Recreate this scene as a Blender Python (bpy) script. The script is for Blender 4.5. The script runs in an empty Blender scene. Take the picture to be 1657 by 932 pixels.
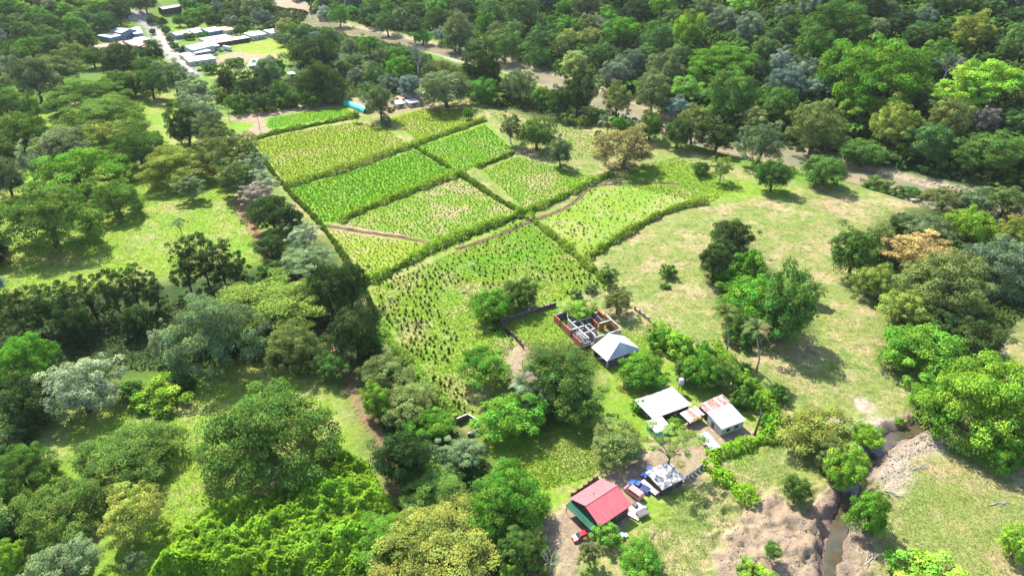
import bpy, bmesh, math, random
import numpy as np
from mathutils import Vector, Matrix
R = math.radians
random.seed(7); RNG = np.random.default_rng(7)
sc = bpy.context.scene; col = sc.collection
# ------------------------------------------------------------- camera, sky, sun, exposure
CAM_H = 125.0; PITCH = R(31.0); FPX = 1105.0; CW, CH = 1657.0, 932.0
cam = bpy.data.cameras.new('camera'); camo = bpy.data.objects.new('camera', cam); col.objects.link(camo)
cam.sensor_fit = 'HORIZONTAL'; cam.sensor_width = 36.0; cam.lens = 36.0*FPX/CW
cam.clip_start = 1.0; cam.clip_end = 8000.0
camo.location = (0, 0, CAM_H); camo.rotation_euler = (math.pi/2-PITCH, 0, 0)
sc.camera = camo
SUN_EL = R(50); SUN_AZ = math.atan2(-0.52, 0.85)        # azimuth from +Y towards +X, where the sun stands
w = bpy.data.worlds.new('World'); sc.world = w; w.use_nodes = True
nt = w.node_tree; nt.nodes.clear()
sky = nt.nodes.new('ShaderNodeTexSky'); sky.sky_type = 'NISHITA'; sky.sun_disc = False
sky.sun_elevation = SUN_EL; sky.sun_rotation = SUN_AZ
bg = nt.nodes.new('ShaderNodeBackground'); bg.inputs[1].default_value = 0.15
wo = nt.nodes.new('ShaderNodeOutputWorld')
nt.links.new(sky.outputs[0], bg.inputs[0]); nt.links.new(bg.outputs[0], wo.inputs[0])
sl = bpy.data.lights.new('sun', 'SUN'); sl.energy = 5.0; sl.angle = R(0.5); sl.color = (1.0, 0.95, 0.86)
so = bpy.data.objects.new('sun', sl); col.objects.link(so)
sdir = Vector((math.sin(SUN_AZ)*math.cos(SUN_EL), math.cos(SUN_AZ)*math.cos(SUN_EL), math.sin(SUN_EL)))
so.rotation_euler = sdir.to_track_quat('Z', 'Y').to_euler(); so.location = (-200, 300, 400)
vs = sc.view_settings; vs.view_transform = 'Standard'; vs.look = 'None'; vs.gamma = 1.0; vs.exposure = 1.5
vs.use_curve_mapping = False
sc.cycles.max_bounces = 4; sc.cycles.diffuse_bounces = 3; sc.cycles.transmission_bounces = 2; sc.cycles.glossy_bounces = 2
sc.cycles.transparent_max_bounces = 4; sc.cycles.caustics_reflective = False; sc.cycles.caustics_refractive = False

# ------------------------------------------------------------- numpy helpers
def _hash(i, j, s):
    n = (i.astype(np.int64)*374761393 + j.astype(np.int64)*668265263 + s*1442695041) & 0x7fffffff
    n = ((n ^ (n >> 13))*1274126177) & 0x7fffffff
    return ((n ^ (n >> 16)) & 0xffff)/65535.0
def vnoise(x, y, s=0):
    xi = np.floor(x); yi = np.floor(y); fx = x-xi; fy = y-yi
    fx = fx*fx*(3-2*fx); fy = fy*fy*(3-2*fy)
    a = _hash(xi, yi, s); b = _hash(xi+1, yi, s); c = _hash(xi, yi+1, s); d = _hash(xi+1, yi+1, s)
    return (a*(1-fx)+b*fx)*(1-fy)+(c*(1-fx)+d*fx)*fy
def fbm(x, y, o=4, s=0):
    r = 0; a = .5; t = 0
    for k in range(o):
        r = r+a*vnoise(x, y, s+k*17); t += a; a *= .5; x = x*2.03+11.3; y = y*2.03+5.7
    return r/t
def sstep(a, b, x):
    t = np.clip((x-a)/(b-a), 0, 1); return t*t*(3-2*t)
def pdist(x, y, pts):
    """distance to a polyline and side (+ = left of travel)"""
    best = np.full(np.shape(x), 1e9); side = np.zeros(np.shape(x))
    for (ax, ay), (bx, by) in zip(pts[:-1], pts[1:]):
        dx, dy = bx-ax, by-ay; L2 = dx*dx+dy*dy+1e-9
        t = np.clip(((x-ax)*dx+(y-ay)*dy)/L2, 0, 1)
        d = np.hypot(x-ax-t*dx, y-ay-t*dy); m = d < best
        best = np.where(m, d, best); side = np.where(m, dx*(y-ay)-dy*(x-ax), side)
    return best, np.sign(side)
SP, CP = math.sin(PITCH), math.cos(PITCH)
def ray(u, v):
    a = (u-CW/2)/FPX; t = (v-CH/2)/FPX
    return a, CP-t*SP, -SP-t*CP
def flat(u, v, z=0.0):
    a, b, c = ray(u, v); s = (z-CAM_H)/c
    return (a*s, b*s)
RIVER = [flat(*p, -2) for p in [(395,-30),(455,4),(500,30),(545,44),(620,60),(720,82),(830,110),(950,150),(1040,188),(1110,216),(1200,240),(1290,256),(1370,276),(1450,301),(1560,335),(1657,365),(1850,430)]]
CREEK = [flat(*p, -2) for p in [(1338,990),(1342,932),(1352,880),(1368,815),(1384,765),(1412,733),(1444,706),(1490,690),(1540,690),(1590,705),(1680,720),(1900,740)]]
BKX, BKY = flat(1255, 872)
def terrain(x, y):
    x = np.asarray(x, float); y = np.asarray(y, float)
    d, s = pdist(x, y, RIVER)
    z = (fbm(x/45, y/45, 3, 3)-.5)*1.6 + (fbm(x/9, y/9, 2, 9)-.5)*.35
    z = z-3.2*(1-sstep(9, 22, d))                                   # river bed
    beyond = np.where(s > 0, d, 0.0)
    hill = 0.30*np.clip(beyond-26, 0, 420)+0.10*np.clip(beyond-446, 0, 3000)
    hill = hill*sstep(-300, 20, x)+0.05*np.clip(beyond-26, 0, 3000)*(1-sstep(-300, 20, x))
    z = z+hill*(0.75+0.5*fbm(x/120, y/120, 3, 21))
    lh = np.clip((-x-365)*.8+(y-620)*.35, 0, 2000)*sstep(-280, -370, x)*sstep(430, 560, y)
    z = z+.30*lh*(0.75+.5*fbm(x/90, y/90, 3, 31))
    z = z+.17*np.clip(y-800, 0, 5000)
    dc, _ = pdist(x, y, CREEK)
    dw = dc+(fbm(x/5, y/5, 3, 57)-.5)*4.5
    z = z-2.8*np.exp(-(np.clip(dw, 0, 99)/3.0)**4)
    bk = np.exp(-((x-BKX)/19.0)**4-((y-BKY)/16.0)**4)+.55*np.exp(-(np.clip(dc-5, 0, 99)/4)**2)*(y < 160)
    z = z+bk*((.9-np.abs(fbm(x/4.5, y/4.5, 4, 51)-.5)*5)*np.clip(dc/6, 0, 1)+(.35-np.abs(fbm(x/1.7+y/5, y/1.7-x/6, 3, 53)-.5)*2.3)*np.clip(dc/3, .3, 1))
    return z
def ter1(x, y): return float(terrain(np.array([x]), np.array([y]))[0])
_gx0, _gy0, _gs = -1300.0, 30.0, 4.0
_HX, _HY = np.meshgrid(np.arange(_gx0, 1300, _gs), np.arange(_gy0, 2000, _gs)); _HG = terrain(_HX, _HY)
def fast_h(x, y):
    a = np.clip((x-_gx0)/_gs, 0, _HG.shape[1]-1.01); b = np.clip((y-_gy0)/_gs, 0, _HG.shape[0]-1.01); i = a.astype(int); j = b.astype(int); a = a-i; b = b-j
    return (_HG[j, i]*(1-a)+_HG[j, i+1]*a)*(1-b)+(_HG[j+1, i]*(1-a)+_HG[j+1, i+1]*a)*b
_S = np.concatenate([np.arange(60, 600, 3.0), np.arange(600, 2400, 9.0)])
def hit(u, v, hgt=0.0):
    """the point of the ray through (u, v) that stands hgt above the ground"""
    a, b, c = ray(u, v)
    f = CAM_H+_S*c-fast_h(_S*a, _S*b)-hgt
    k = np.argmax(f < 0)
    if not f[k] < 0: k = len(_S)-1
    s0, s1 = _S[max(k-1, 0)], _S[k]; f0, f1 = f[max(k-1, 0)], f[k]
    s = s0+(s1-s0)*(f0/(f0-f1) if f0 != f1 else 0)
    x, y = s*a, s*b
    return float(x), float(y), float(CAM_H+s*c-hgt), float(s)
def G(u, v):
    x, y, z, s = hit(u, v); return x, y
# ------------------------------------------------------------- materials
def mat(name, base, rough=.7, metal=0.0, spec=.4, noise=None, bump=None):
    """noise=(scale, second colour, lo, hi); bump=(scale, strength)"""
    m = bpy.data.materials.new(name); m.use_nodes = True; t = m.node_tree; p = t.nodes['Principled BSDF']
    p.inputs['Base Color'].default_value = (*base, 1); p.inputs['Roughness'].default_value = rough
    p.inputs['Metallic'].default_value = metal; p.inputs['Specular IOR Level'].default_value = spec
    geo = t.nodes.new('ShaderNodeNewGeometry')
    if noise:
        n = t.nodes.new('ShaderNodeTexNoise'); n.inputs['Scale'].default_value = noise[0]; n.inputs['Detail'].default_value = 5
        t.links.new(geo.outputs['Position'], n.inputs['Vector'])
        mr = t.nodes.new('ShaderNodeMapRange'); mr.inputs[1].default_value = noise[2]; mr.inputs[2].default_value = noise[3]
        t.links.new(n.outputs[0], mr.inputs[0])
        mx = t.nodes.new('ShaderNodeMix'); mx.data_type = 'RGBA'
        mx.inputs[6].default_value = (*base, 1); mx.inputs[7].default_value = (*noise[1], 1)
        t.links.new(mr.outputs[0], mx.inputs[0]); t.links.new(mx.outputs[2], p.inputs['Base Color'])
    if bump:
        n = t.nodes.new('ShaderNodeTexNoise'); n.inputs['Scale'].default_value = bump[0]; n.inputs['Detail'].default_value = 4
        t.links.new(geo.outputs['Position'], n.inputs['Vector'])
        b = t.nodes.new('ShaderNodeBump'); b.inputs['Strength'].default_value = bump[1]; b.inputs['Distance'].default_value = .3
        t.links.new(n.outputs[0], b.inputs['Height']); t.links.new(b.outputs[0], p.inputs['Normal'])
    return m
def leafmat(name, objcol=True, trans=.23):
    m = bpy.data.materials.new(name); m.use_nodes = True; t = m.node_tree; t.nodes.remove(t.nodes['Principled BSDF'])
    p = t.nodes.new('ShaderNodeBsdfDiffuse')
    if objcol:
        oi = t.nodes.new('ShaderNodeObjectInfo'); src = oi.outputs['Color']
    else:
        a = t.nodes.new('ShaderNodeAttribute'); a.attribute_name = 'col'; src = a.outputs['Color']
    at = t.nodes.new('ShaderNodeAttribute'); at.attribute_name = 'tint'
    sp = t.nodes.new('ShaderNodeSeparateColor'); t.links.new(at.outputs['Color'], sp.inputs[0])
    hs = t.nodes.new('ShaderNodeHueSaturation')
    t.links.new(src, hs.inputs['Color']); t.links.new(sp.outputs[0], hs.inputs['Value']); t.links.new(sp.outputs[1], hs.inputs['Hue'])
    t.links.new(hs.outputs[0], p.inputs['Color'])
    tr = t.nodes.new('ShaderNodeBsdfTranslucent')
    yl = t.nodes.new('ShaderNodeMix'); yl.data_type = 'RGBA'; yl.blend_type = 'MULTIPLY'; yl.inputs[0].default_value = 1
    yl.inputs[7].default_value = (1.25, 1.2, .5, 1); t.links.new(hs.outputs[0], yl.inputs[6]); t.links.new(yl.outputs[2], tr.inputs[0])
    ms = t.nodes.new('ShaderNodeMixShader'); ms.inputs[0].default_value = trans
    t.links.new(p.outputs[0], ms.inputs[1]); t.links.new(tr.outputs[0], ms.inputs[2])
    t.links.new(ms.outputs[0], t.nodes['Material Output'].inputs[0])
    return m
M = {}
M['leaf'] = leafmat('leaf'); M['crop'] = leafmat('crop_leaf', False, .42)
M['bark'] = mat('bark', (.11, .085, .06), .9, noise=(3, (.05, .04, .03), .35, .65))
M['palebark'] = mat('pale_bark', (.36, .33, .29), .9, noise=(3, (.22, .2, .18), .35, .65))
M['soil'] = mat('soil', (.085, .05, .03), .95, noise=(1.2, (.17, .10, .06), .42, .7), bump=(3, .6))
# ------------------------------------------------------------- object helpers
def link(name, me, parent=None, material=None):
    o = bpy.data.objects.new(name, me); col.objects.link(o)
    if parent is not None: o.parent = parent
    if material is not None and me is not None and not me.materials: me.materials.append(material)
    return o
def tag(o, label, cat, group=None):
    o['label'] = label; o['category'] = cat
    if group: o['group'] = group
    return o
def thing(name, label, cat, loc=(0, 0, 0), rz=0.0, group=None):
    o = bpy.data.objects.new(name, None); col.objects.link(o); o.location = loc; o.rotation_euler = (0, 0, rz)
    o.empty_display_size = .3
    return tag(o, label, cat, group)
def npmesh(name, V, F, material=None, tint=None, colr=None, smooth=False):
    """V (n,3), F (m,k) all faces with k corners"""
    V = np.asarray(V, np.float32); F = np.asarray(F, np.int32)
    me = bpy.data.meshes.new(name); me.vertices.add(len(V)); me.vertices.foreach_set('co', V.ravel())
    m, k = F.shape
    me.loops.add(m*k); me.loops.foreach_set('vertex_index', F.ravel())
    me.polygons.add(m); me.polygons.foreach_set('loop_start', np.arange(0, m*k, k, dtype=np.int32))
    for nm, arr in (('tint', tint), ('col', colr)):
        if arr is not None:
            a = me.attributes.new(nm, 'FLOAT_COLOR', 'POINT')
            c = np.ones((len(V), 4), np.float32); c[:, :3] = arr; a.data.foreach_set('color', c.ravel())
    me.update(calc_edges=True); me.validate()
    if smooth: me.polygons.foreach_set('use_smooth', np.ones(m, bool))
    if material: me.materials.append(material)
    return me
class MB:
    def __init__(s): s.v = []; s.f = []
    def poly(s, pts):
        n = len(s.v); s.v += [tuple(p) for p in pts]; s.f.append(tuple(range(n, n+len(pts)))); return s
    def hull(s, bot, top):
        """prism between two polygons of equal size"""
        n = len(bot); b = len(s.v); s.v += [tuple(p) for p in bot]+[tuple(p) for p in top]
        s.f.append(tuple(b+i for i in reversed(range(n)))); s.f.append(tuple(b+n+i for i in range(n)))
        for i in range(n):
            j = (i+1) % n; s.f.append((b+i, b+j, b+n+j, b+n+i))
        return s
    def box(s, x0, x1, y0, y1, z0, z1):
        c = [(x0, y0), (x1, y0), (x1, y1), (x0, y1)]
        return s.hull([(*p, z0) for p in c], [(*p, z1) for p in c])
    def tube(s, pts, rad, n=6, cap=True):
        rings = []
        for i, p in enumerate(pts):
            p = Vector(p); d = (Vector(pts[min(i+1, len(pts)-1)])-Vector(pts[max(i-1, 0)])).normalized()
            a = d.cross(Vector((0, 0, 1)) if abs(d.z) < .9 else Vector((1, 0, 0))).normalized(); b = d.cross(a)
            r = rad[i] if hasattr(rad, '__len__') else rad
            rings.append([p+r*(math.cos(q*2*math.pi/n)*a+math.sin(q*2*math.pi/n)*b) for q in range(n)])
        b0 = len(s.v)
        for r_ in rings: s.v += [tuple(q) for q in r_]
        for i in range(len(rings)-1):
            for q in range(n):
                q2 = (q+1) % n; s.f.append((b0+i*n+q, b0+i*n+q2, b0+(i+1)*n+q2, b0+(i+1)*n+q))
        if cap:
            s.f.append(tuple(b0+q for q in reversed(range(n)))); e = b0+(len(rings)-1)*n; s.f.append(tuple(e+q for q in range(n)))
        return s
    def mesh(s, name, material=None, smooth=False):
        me = bpy.data.meshes.new(name); me.from_pydata(s.v, [], s.f); me.update()
        if smooth: me.polygons.foreach_set('use_smooth', np.ones(len(s.f), bool))
        if material: me.materials.append(material)
        return me
    def build(s, name, material, parent=None, smooth=False):
        return link(name, s.mesh(name, material, smooth), parent)
# ------------------------------------------------------------- the ground: what grows or lies where
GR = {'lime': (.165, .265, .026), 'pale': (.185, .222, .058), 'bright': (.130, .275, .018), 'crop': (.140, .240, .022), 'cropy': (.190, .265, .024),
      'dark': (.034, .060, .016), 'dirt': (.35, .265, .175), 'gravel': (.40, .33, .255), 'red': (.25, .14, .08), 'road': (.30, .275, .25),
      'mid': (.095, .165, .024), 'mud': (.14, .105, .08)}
# (pixel polygon, colour, dryness, turf clumps, softness in metres)
Z = [
 ([(-400,560),(-400,130),(330,130),(420,300),(620,800),(680,1100),(-400,1100)], 'lime', .35, .3, 6),
 ([(-400,560),(-60,500),(60,500),(240,520),(300,600),(200,640),(60,720),(40,1100),(-400,1100)], 'mid', .1, .2, 8),
 ([(380,190),(640,150),(800,150),(1000,200),(1150,260),(1300,300),(1520,320),(1700,350),(1900,700),(1900,1100),(640,1100),(560,560)], 'pale', .72, .55, 6),
 ([(780,660),(900,560),(1040,540),(1140,600),(1250,690),(1230,720),(1100,800),(1000,900),(900,960),(700,900)], 'lime', .5, .2, 4),
 ([(1000,280),(1100,255),(1180,290),(1300,300),(1280,320),(1150,330),(1080,330),(1000,300)], 'lime', .2, .4, 5),
 ([(405,230),(470,212),(575,195),(625,205),(665,235),(560,272),(462,300)], 'cropy', .35, .1, 2),
 ([(464,305),(560,278),(672,240),(740,282),(680,305),(600,332),(540,362),(522,362)], 'bright', .15, .1, 2),
 ([(545,362),(600,335),(748,287),(845,345),(780,372),(700,398),(690,390),(600,375)], 'crop', .55, .1, 2),
 ([(520,368),(600,380),(700,395),(590,458),(560,420)], 'cropy', .4, .2, 2),
 ([(590,462),(700,402),(850,352),(965,445),(985,460),(900,492),(810,520),(845,565),(860,600),(800,660),(745,690),(690,620),(610,520)], 'lime', .45, .4, 2),
 ([(640,440),(760,420),(850,365),(900,405),(850,430),(760,440)], 'bright', .25, .3, 7),
 ([(675,236),(785,200),(835,245),(770,272),(745,280)], 'bright', .25, .1, 2),
 ([(775,275),(835,250),(905,270),(960,285),(900,322),(850,343)], 'crop', .5, .1, 2),
 ([(630,190),(680,175),(760,175),(780,195),(675,232)], 'cropy', .3, .1, 2),
 ([(870,355),(935,325),(950,303),(1100,300),(1140,328),(1060,350),(950,420)], 'lime', .3, .2, 2),
 ([(430,190),(560,170),(575,188),(430,212)], 'bright', .1, .1, 1.5),
 ([(375,198),(420,196),(428,208),(400,215),(375,212)], 'bright', .1, .2, 1.5),
 ([(810,525),(895,497),(930,540),(900,570),(850,566)], 'lime', .1, .2, 1.5),
 ([(820,720),(960,690),(1010,720),(960,770),(860,760)], 'lime', .35, .4, 5),
 ([(1420,780),(1500,720),(1580,720),(1657,800),(1657,932),(1420,932)], 'pale', .6, .4, 6),
 # forest floors
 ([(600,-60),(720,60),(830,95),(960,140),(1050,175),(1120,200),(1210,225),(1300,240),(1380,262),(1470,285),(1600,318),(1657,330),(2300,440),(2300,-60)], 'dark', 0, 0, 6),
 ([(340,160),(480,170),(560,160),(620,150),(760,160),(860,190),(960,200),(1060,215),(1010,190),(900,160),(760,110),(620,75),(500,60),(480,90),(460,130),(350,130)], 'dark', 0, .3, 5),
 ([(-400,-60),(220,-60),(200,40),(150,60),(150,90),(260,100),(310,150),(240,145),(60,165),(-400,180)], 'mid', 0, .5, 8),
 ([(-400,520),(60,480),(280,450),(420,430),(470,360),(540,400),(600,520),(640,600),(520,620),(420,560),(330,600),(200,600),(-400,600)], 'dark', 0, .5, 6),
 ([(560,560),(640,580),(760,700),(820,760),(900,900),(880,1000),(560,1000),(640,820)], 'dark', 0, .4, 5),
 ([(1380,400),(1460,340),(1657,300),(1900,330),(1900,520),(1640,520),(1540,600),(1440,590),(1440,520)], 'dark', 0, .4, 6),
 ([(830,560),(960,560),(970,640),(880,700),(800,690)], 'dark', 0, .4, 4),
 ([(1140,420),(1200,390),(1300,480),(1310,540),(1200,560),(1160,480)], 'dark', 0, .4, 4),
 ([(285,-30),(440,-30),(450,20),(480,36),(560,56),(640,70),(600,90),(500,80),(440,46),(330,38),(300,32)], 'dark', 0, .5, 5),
 # bare earth, gravel, tracks
 ([(640,800),(600,700),(545,600),(520,540),(535,530),(575,620),(615,700),(652,795)], 'red', .2, .2, 1.5),
 ([(375,330),(402,320),(420,372),(436,412),(424,416),(405,378)], 'red', .2, .2, 1.5),
 ([(870,850),(920,812),(975,770),(1040,730),(1060,690),(1120,680),(1160,690),(1215,690),(1225,715),(1150,740),(1140,780),(1040,800),(1030,830),(1000,870),(945,900),(930,945),(890,945),(905,900)], 'dirt', 0, .1, 1.5),
 ([(835,560),(850,555),(862,600),(845,615),(815,590)], 'dirt', .2, .1, 2.5),
 ([(1180,850),(1235,795),(1265,800),(1300,835),(1325,800),(1345,790),(1360,830),(1350,932),(1340,990),(1180,990),(1150,905)], 'dirt', 0, 0, 1.5),
 ([(1372,800),(1395,790),(1400,850),(1420,890),(1420,932),(1370,950)], 'dirt', .2, .2, 1.5),
 ([(1400,740),(1440,700),(1490,690),(1550,698),(1555,722),(1520,732),(1470,745),(1480,770),(1450,800),(1425,790)], 'gravel', 0, .1, 2),
 ([(1360,680),(1420,676),(1470,690),(1440,700),(1370,700)], 'gravel', .2, .1, 2),
 ([(1380,645),(1400,645),(1418,660),(1400,668),(1383,662)], 'gravel', 0, .1, 1.2),
 ([(700,72),(760,84),(840,104),(940,140),(1000,166),(1090,200),(1100,222),(1010,192),(940,166),(840,124),(740,100),(690,84)], 'gravel', .1, 0, 2),
 ([(500,28),(560,40),(640,56),(640,66),(560,56),(505,44)], 'dirt', .2, .1, 3),
 ([(1340,268),(1420,276),(1500,292),(1580,308),(1560,325),(1490,325),(1440,312),(1380,292)], 'gravel', 0, 0, 3),
 ([(1430,296),(1480,298),(1520,312),(1490,322),(1450,312)], 'pale', .6, .3, 3),
 ([(352,90),(395,82),(440,86),(470,90),(440,98),(350,104)], 'dirt', 0, .1, 2),
 ([(370,78),(400,66),(470,60),(492,72),(470,92),(400,88)], 'cropy', .3, .1, 3),
 ([(330,105),(420,105),(420,128),(340,125)], 'lime', .5, .4, 3),
 ([(275,40),(310,40),(330,48),(285,54)], 'lime', .2, .3, 3),
 ([(360,192),(440,180),(560,160),(610,158),(610,172),(560,168),(430,190),(428,205),(440,215),(405,228),(372,222),(400,214),(415,200),(380,196)], 'dirt', .1, .1, 1),
 ([(585,180),(600,165),(700,150),(700,175),(620,185)], 'dirt', .4, .3, 3),
 ([(190,12),(240,20),(268,50),(296,85),(326,125),(300,125),(268,92),(238,50),(222,36),(190,26)], 'road', 0, 0, 1),
]
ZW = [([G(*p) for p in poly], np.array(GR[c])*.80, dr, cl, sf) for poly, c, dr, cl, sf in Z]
def inpoly(x, y, poly, soft):
    px = np.array([p[0] for p in poly]); py = np.array([p[1] for p in poly])
    out = np.zeros(len(x)); m = (x > px.min()-soft) & (x < px.max()+soft) & (y > py.min()-soft) & (y < py.max()+soft)
    if not m.any(): return out
    xs, ys = x[m], y[m]; ins = np.zeros(len(xs), bool); d = np.full(len(xs), 1e9)
    for i in range(len(poly)):
        ax, ay = poly[i-1]; bx, by = poly[i]
        c = ((ay > ys) != (by > ys)) & (xs < (bx-ax)*(ys-ay)/((by-ay) if by != ay else 1e-9)+ax); ins ^= c
        dx, dy = bx-ax, by-ay; t = np.clip(((xs-ax)*dx+(ys-ay)*dy)/(dx*dx+dy*dy+1e-9), 0, 1)
        d = np.minimum(d, np.hypot(xs-ax-t*dx, ys-ay-t*dy))
    out[m] = np.clip(.5+np.where(ins, d, -d)/soft, 0, 1)
    return out
DITCHES = [[G(*p) for p in pl] for pl in ([(738,404),(800,384),(845,365),(870,355),(910,340),(935,325),(950,305),(985,298),(1040,296),(1100,298)], [(525,366),(600,378),(650,384),(697,394)])]
def ground(x, y):
    n = len(x); c = np.tile(np.array(GR['mid']), (n, 1)); dry = np.zeros(n); cl = np.full(n, .3)
    wx = x+(fbm(x/7, y/7, 3, 71)-.5)*5*np.clip(y/300, .5, 3); wy = y+(fbm(x/7, y/7, 3, 77)-.5)*5*np.clip(y/300, .5, 3)
    fx = (fbm(x/2.2, y/2.2, 3, 81)-.5)*2.4; fy = (fbm(x/2.2, y/2.2, 3, 87)-.5)*2.4
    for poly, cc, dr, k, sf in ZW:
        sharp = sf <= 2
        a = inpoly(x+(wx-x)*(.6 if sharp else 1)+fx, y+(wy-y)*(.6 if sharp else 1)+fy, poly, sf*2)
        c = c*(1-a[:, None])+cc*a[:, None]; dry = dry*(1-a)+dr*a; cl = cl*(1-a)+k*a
    d, _ = pdist(x, y, RIVER); a = 1-sstep(12, 20, d)
    c = c*(1-a[:, None])+np.array((.30,.235,.16))*a[:, None]; dry = dry*(1-a); cl = cl*(1-a)
    d, _ = pdist(x, y, CREEK); a = 1-sstep(3.0, 5.5, d+(fbm(x/2, y/2, 3, 5)-.5)*3)
    c = c*(1-a[:, None])+np.array((.20,.15,.115))*a[:, None]; dry = dry*(1-a); cl = cl*(1-a)
    return c, dry, cl
ys = [12.0]
while ys[-1] < 2600: ys.append(ys[-1]+(.5 if 70 < ys[-1] < 125 else max(.85, .35+ys[-1]*.0068)))
xs = [0.0]
while xs[-1] < 1900: xs.append(xs[-1]+.95+max(0, xs[-1]-110)*.0125)
xr = [0.0]
while xr[-1] < 1900: xr.append(xr[-1]+(.55 if 34 < xr[-1] < 92 else .95+max(0, xr[-1]-110)*.0125))
xs = np.array([-a for a in xs[:0:-1]]+xr); ys = np.array(ys)
XX, YY = np.meshgrid(xs, ys); nx, ny = len(xs), len(ys); X = XX.ravel(); Y = YY.ravel()
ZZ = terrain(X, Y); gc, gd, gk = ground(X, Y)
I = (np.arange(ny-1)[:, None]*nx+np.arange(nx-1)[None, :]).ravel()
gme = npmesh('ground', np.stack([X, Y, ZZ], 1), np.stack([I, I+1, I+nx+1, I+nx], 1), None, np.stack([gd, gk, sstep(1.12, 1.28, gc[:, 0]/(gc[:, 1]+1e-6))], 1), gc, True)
gm = bpy.data.materials.new('ground'); gm.use_nodes = True; t = gm.node_tree; p = t.nodes['Principled BSDF']
p.inputs['Roughness'].default_value = .95; p.inputs['Specular IOR Level'].default_value = .1
geo = t.nodes.new('ShaderNodeNewGeometry'); ca = t.nodes.new('ShaderNodeAttribute'); ca.attribute_name = 'col'
ma = t.nodes.new('ShaderNodeAttribute'); ma.attribute_name = 'tint'; sp = t.nodes.new('ShaderNodeSeparateColor'); t.links.new(ma.outputs['Color'], sp.inputs[0])
def nz(scale, det=5, rough=.6):
    n = t.nodes.new('ShaderNodeTexNoise'); n.inputs['Scale'].default_value = scale; n.inputs['Detail'].default_value = det; n.inputs['Roughness'].default_value = rough
    t.links.new(geo.outputs['Position'], n.inputs['Vector']); return n.outputs[0]
def mrange(src, a, b, c, d):
    n = t.nodes.new('ShaderNodeMapRange'); t.links.new(src, n.inputs[0])
    for i, q in enumerate((a, b, c, d)): n.inputs[i+1].default_value = q
    return n.outputs[0]
def mul(a, b):
    n = t.nodes.new('ShaderNodeMath'); n.operation = 'MULTIPLY'; t.links.new(a, n.inputs[0]); t.links.new(b, n.inputs[1]); return n.outputs[0]
def mixc(fac, a, colr):
    n = t.nodes.new('ShaderNodeMix'); n.data_type = 'RGBA'; t.links.new(fac, n.inputs[0]); t.links.new(a, n.inputs[6]); n.inputs[7].default_value = (*colr, 1); return n.outputs[2]
c1 = mixc(mul(mrange(nz(.11, 7, .72), .50, .66, 0, .9), sp.outputs[0]), ca.outputs['Color'], (.31, .235, .125))
c1 = mixc(mul(mrange(nz(.045, 8, .7), .50, .60, 0, 1.0), sp.outputs[0]), c1, (.33, .23, .145))
c1 = mixc(mul(mrange(nz(.30, 5, .6), .52, .62, 0, 1), sp.outputs[1]), c1, (.055, .10, .016))
c1 = mixc(mul(mrange(nz(.9, 4, .6), .56, .66, 0, .9), sp.outputs[1]), c1, (.045, .09, .014))
c1 = mixc(mul(mrange(nz(.35, 8, .75), .50, .66, 0, .5), sp.outputs[2]), c1, (.20, .135, .085))
c1 = mixc(mul(mrange(nz(1.6, 6, .7), .56, .66, 0, .6), sp.outputs[2]), c1, (.42, .36, .29))
hv = t.nodes.new('ShaderNodeHueSaturation'); t.links.new(c1, hv.inputs['Color'])
t.links.new(mul(mrange(nz(.7, 6, .7), .3, .7, .72, 1.25), mrange(nz(3.0, 3, .6), .3, .7, .8, 1.2)), hv.inputs['Value'])
t.links.new(mrange(nz(.06, 3), .3, .7, .485, .515), hv.inputs['Hue'])
t.links.new(hv.outputs[0], p.inputs['Base Color'])
bp = t.nodes.new('ShaderNodeBump'); bp.inputs['Strength'].default_value = .7; bp.inputs['Distance'].default_value = .5
ad = t.nodes.new('ShaderNodeMath'); ad.operation = 'MULTIPLY_ADD'; t.links.new(mul(nz(.45, 9, .8), sp.outputs[2]), ad.inputs[0]); ad.inputs[1].default_value = 3.5; t.links.new(nz(1.6, 6, .7), ad.inputs[2])
t.links.new(ad.outputs[0], bp.inputs['Height']); t.links.new(bp.outputs[0], p.inputs['Normal'])
go = link('ground', gme, None, gm); go['kind'] = 'structure'; gme.materials.append(gm) if not gme.materials else None
# water
def ribbon(pts, width, z, n=3):
    P = []; 
    for i, (x, y) in enumerate(pts):
        a = Vector(pts[max(i-1, 0)]); b = Vector(pts[min(i+1, len(pts)-1)]); d = (b-a).normalized(); nrm = Vector((-d.y, d.x))
        for k in range(n):
            q = Vector((x, y))+nrm*width*(k/(n-1)-.5); P.append((q.x, q.y, z(q.x, q.y) if callable(z) else z))
    F = [(i*n+k, i*n+k+1, (i+1)*n+k+1, (i+1)*n+k) for i in range(len(pts)-1) for k in range(n-1)]
    return P, F
def dens(pts, step):
    out = []
    for a, b in zip(pts[:-1], pts[1:]):
        L = math.dist(a, b); m = max(1, int(L/step)); out += [(a[0]+(b[0]-a[0])*i/m, a[1]+(b[1]-a[1])*i/m) for i in range(m)]
    return out+[pts[-1]]
def smooth_pl(pts, it=2):
    for _ in range(it):
        q = [pts[0]]
        for a, b in zip(pts[:-1], pts[1:]):
            q += [(a[0]*.75+b[0]*.25, a[1]*.75+b[1]*.25), (a[0]*.25+b[0]*.75, a[1]*.25+b[1]*.75)]
        pts = q+[pts[-1]]
    return pts
M['river'] = mat('river_water', (.24, .19, .12), .15, 0, .4, noise=(.05, (.15, .15, .09), .4, .6), bump=(1.2, .12))
M['creek'] = mat('creek_water', (.045, .045, .028), .06, 0, .5, noise=(.4, (.075, .055, .03), .4, .6), bump=(2.5, .08))
pv, pf = ribbon(smooth_pl(RIVER), 24, -2.75); o = link('river', npmesh('river', pv, pf, M['river'])); o['kind'] = 'structure'
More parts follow.
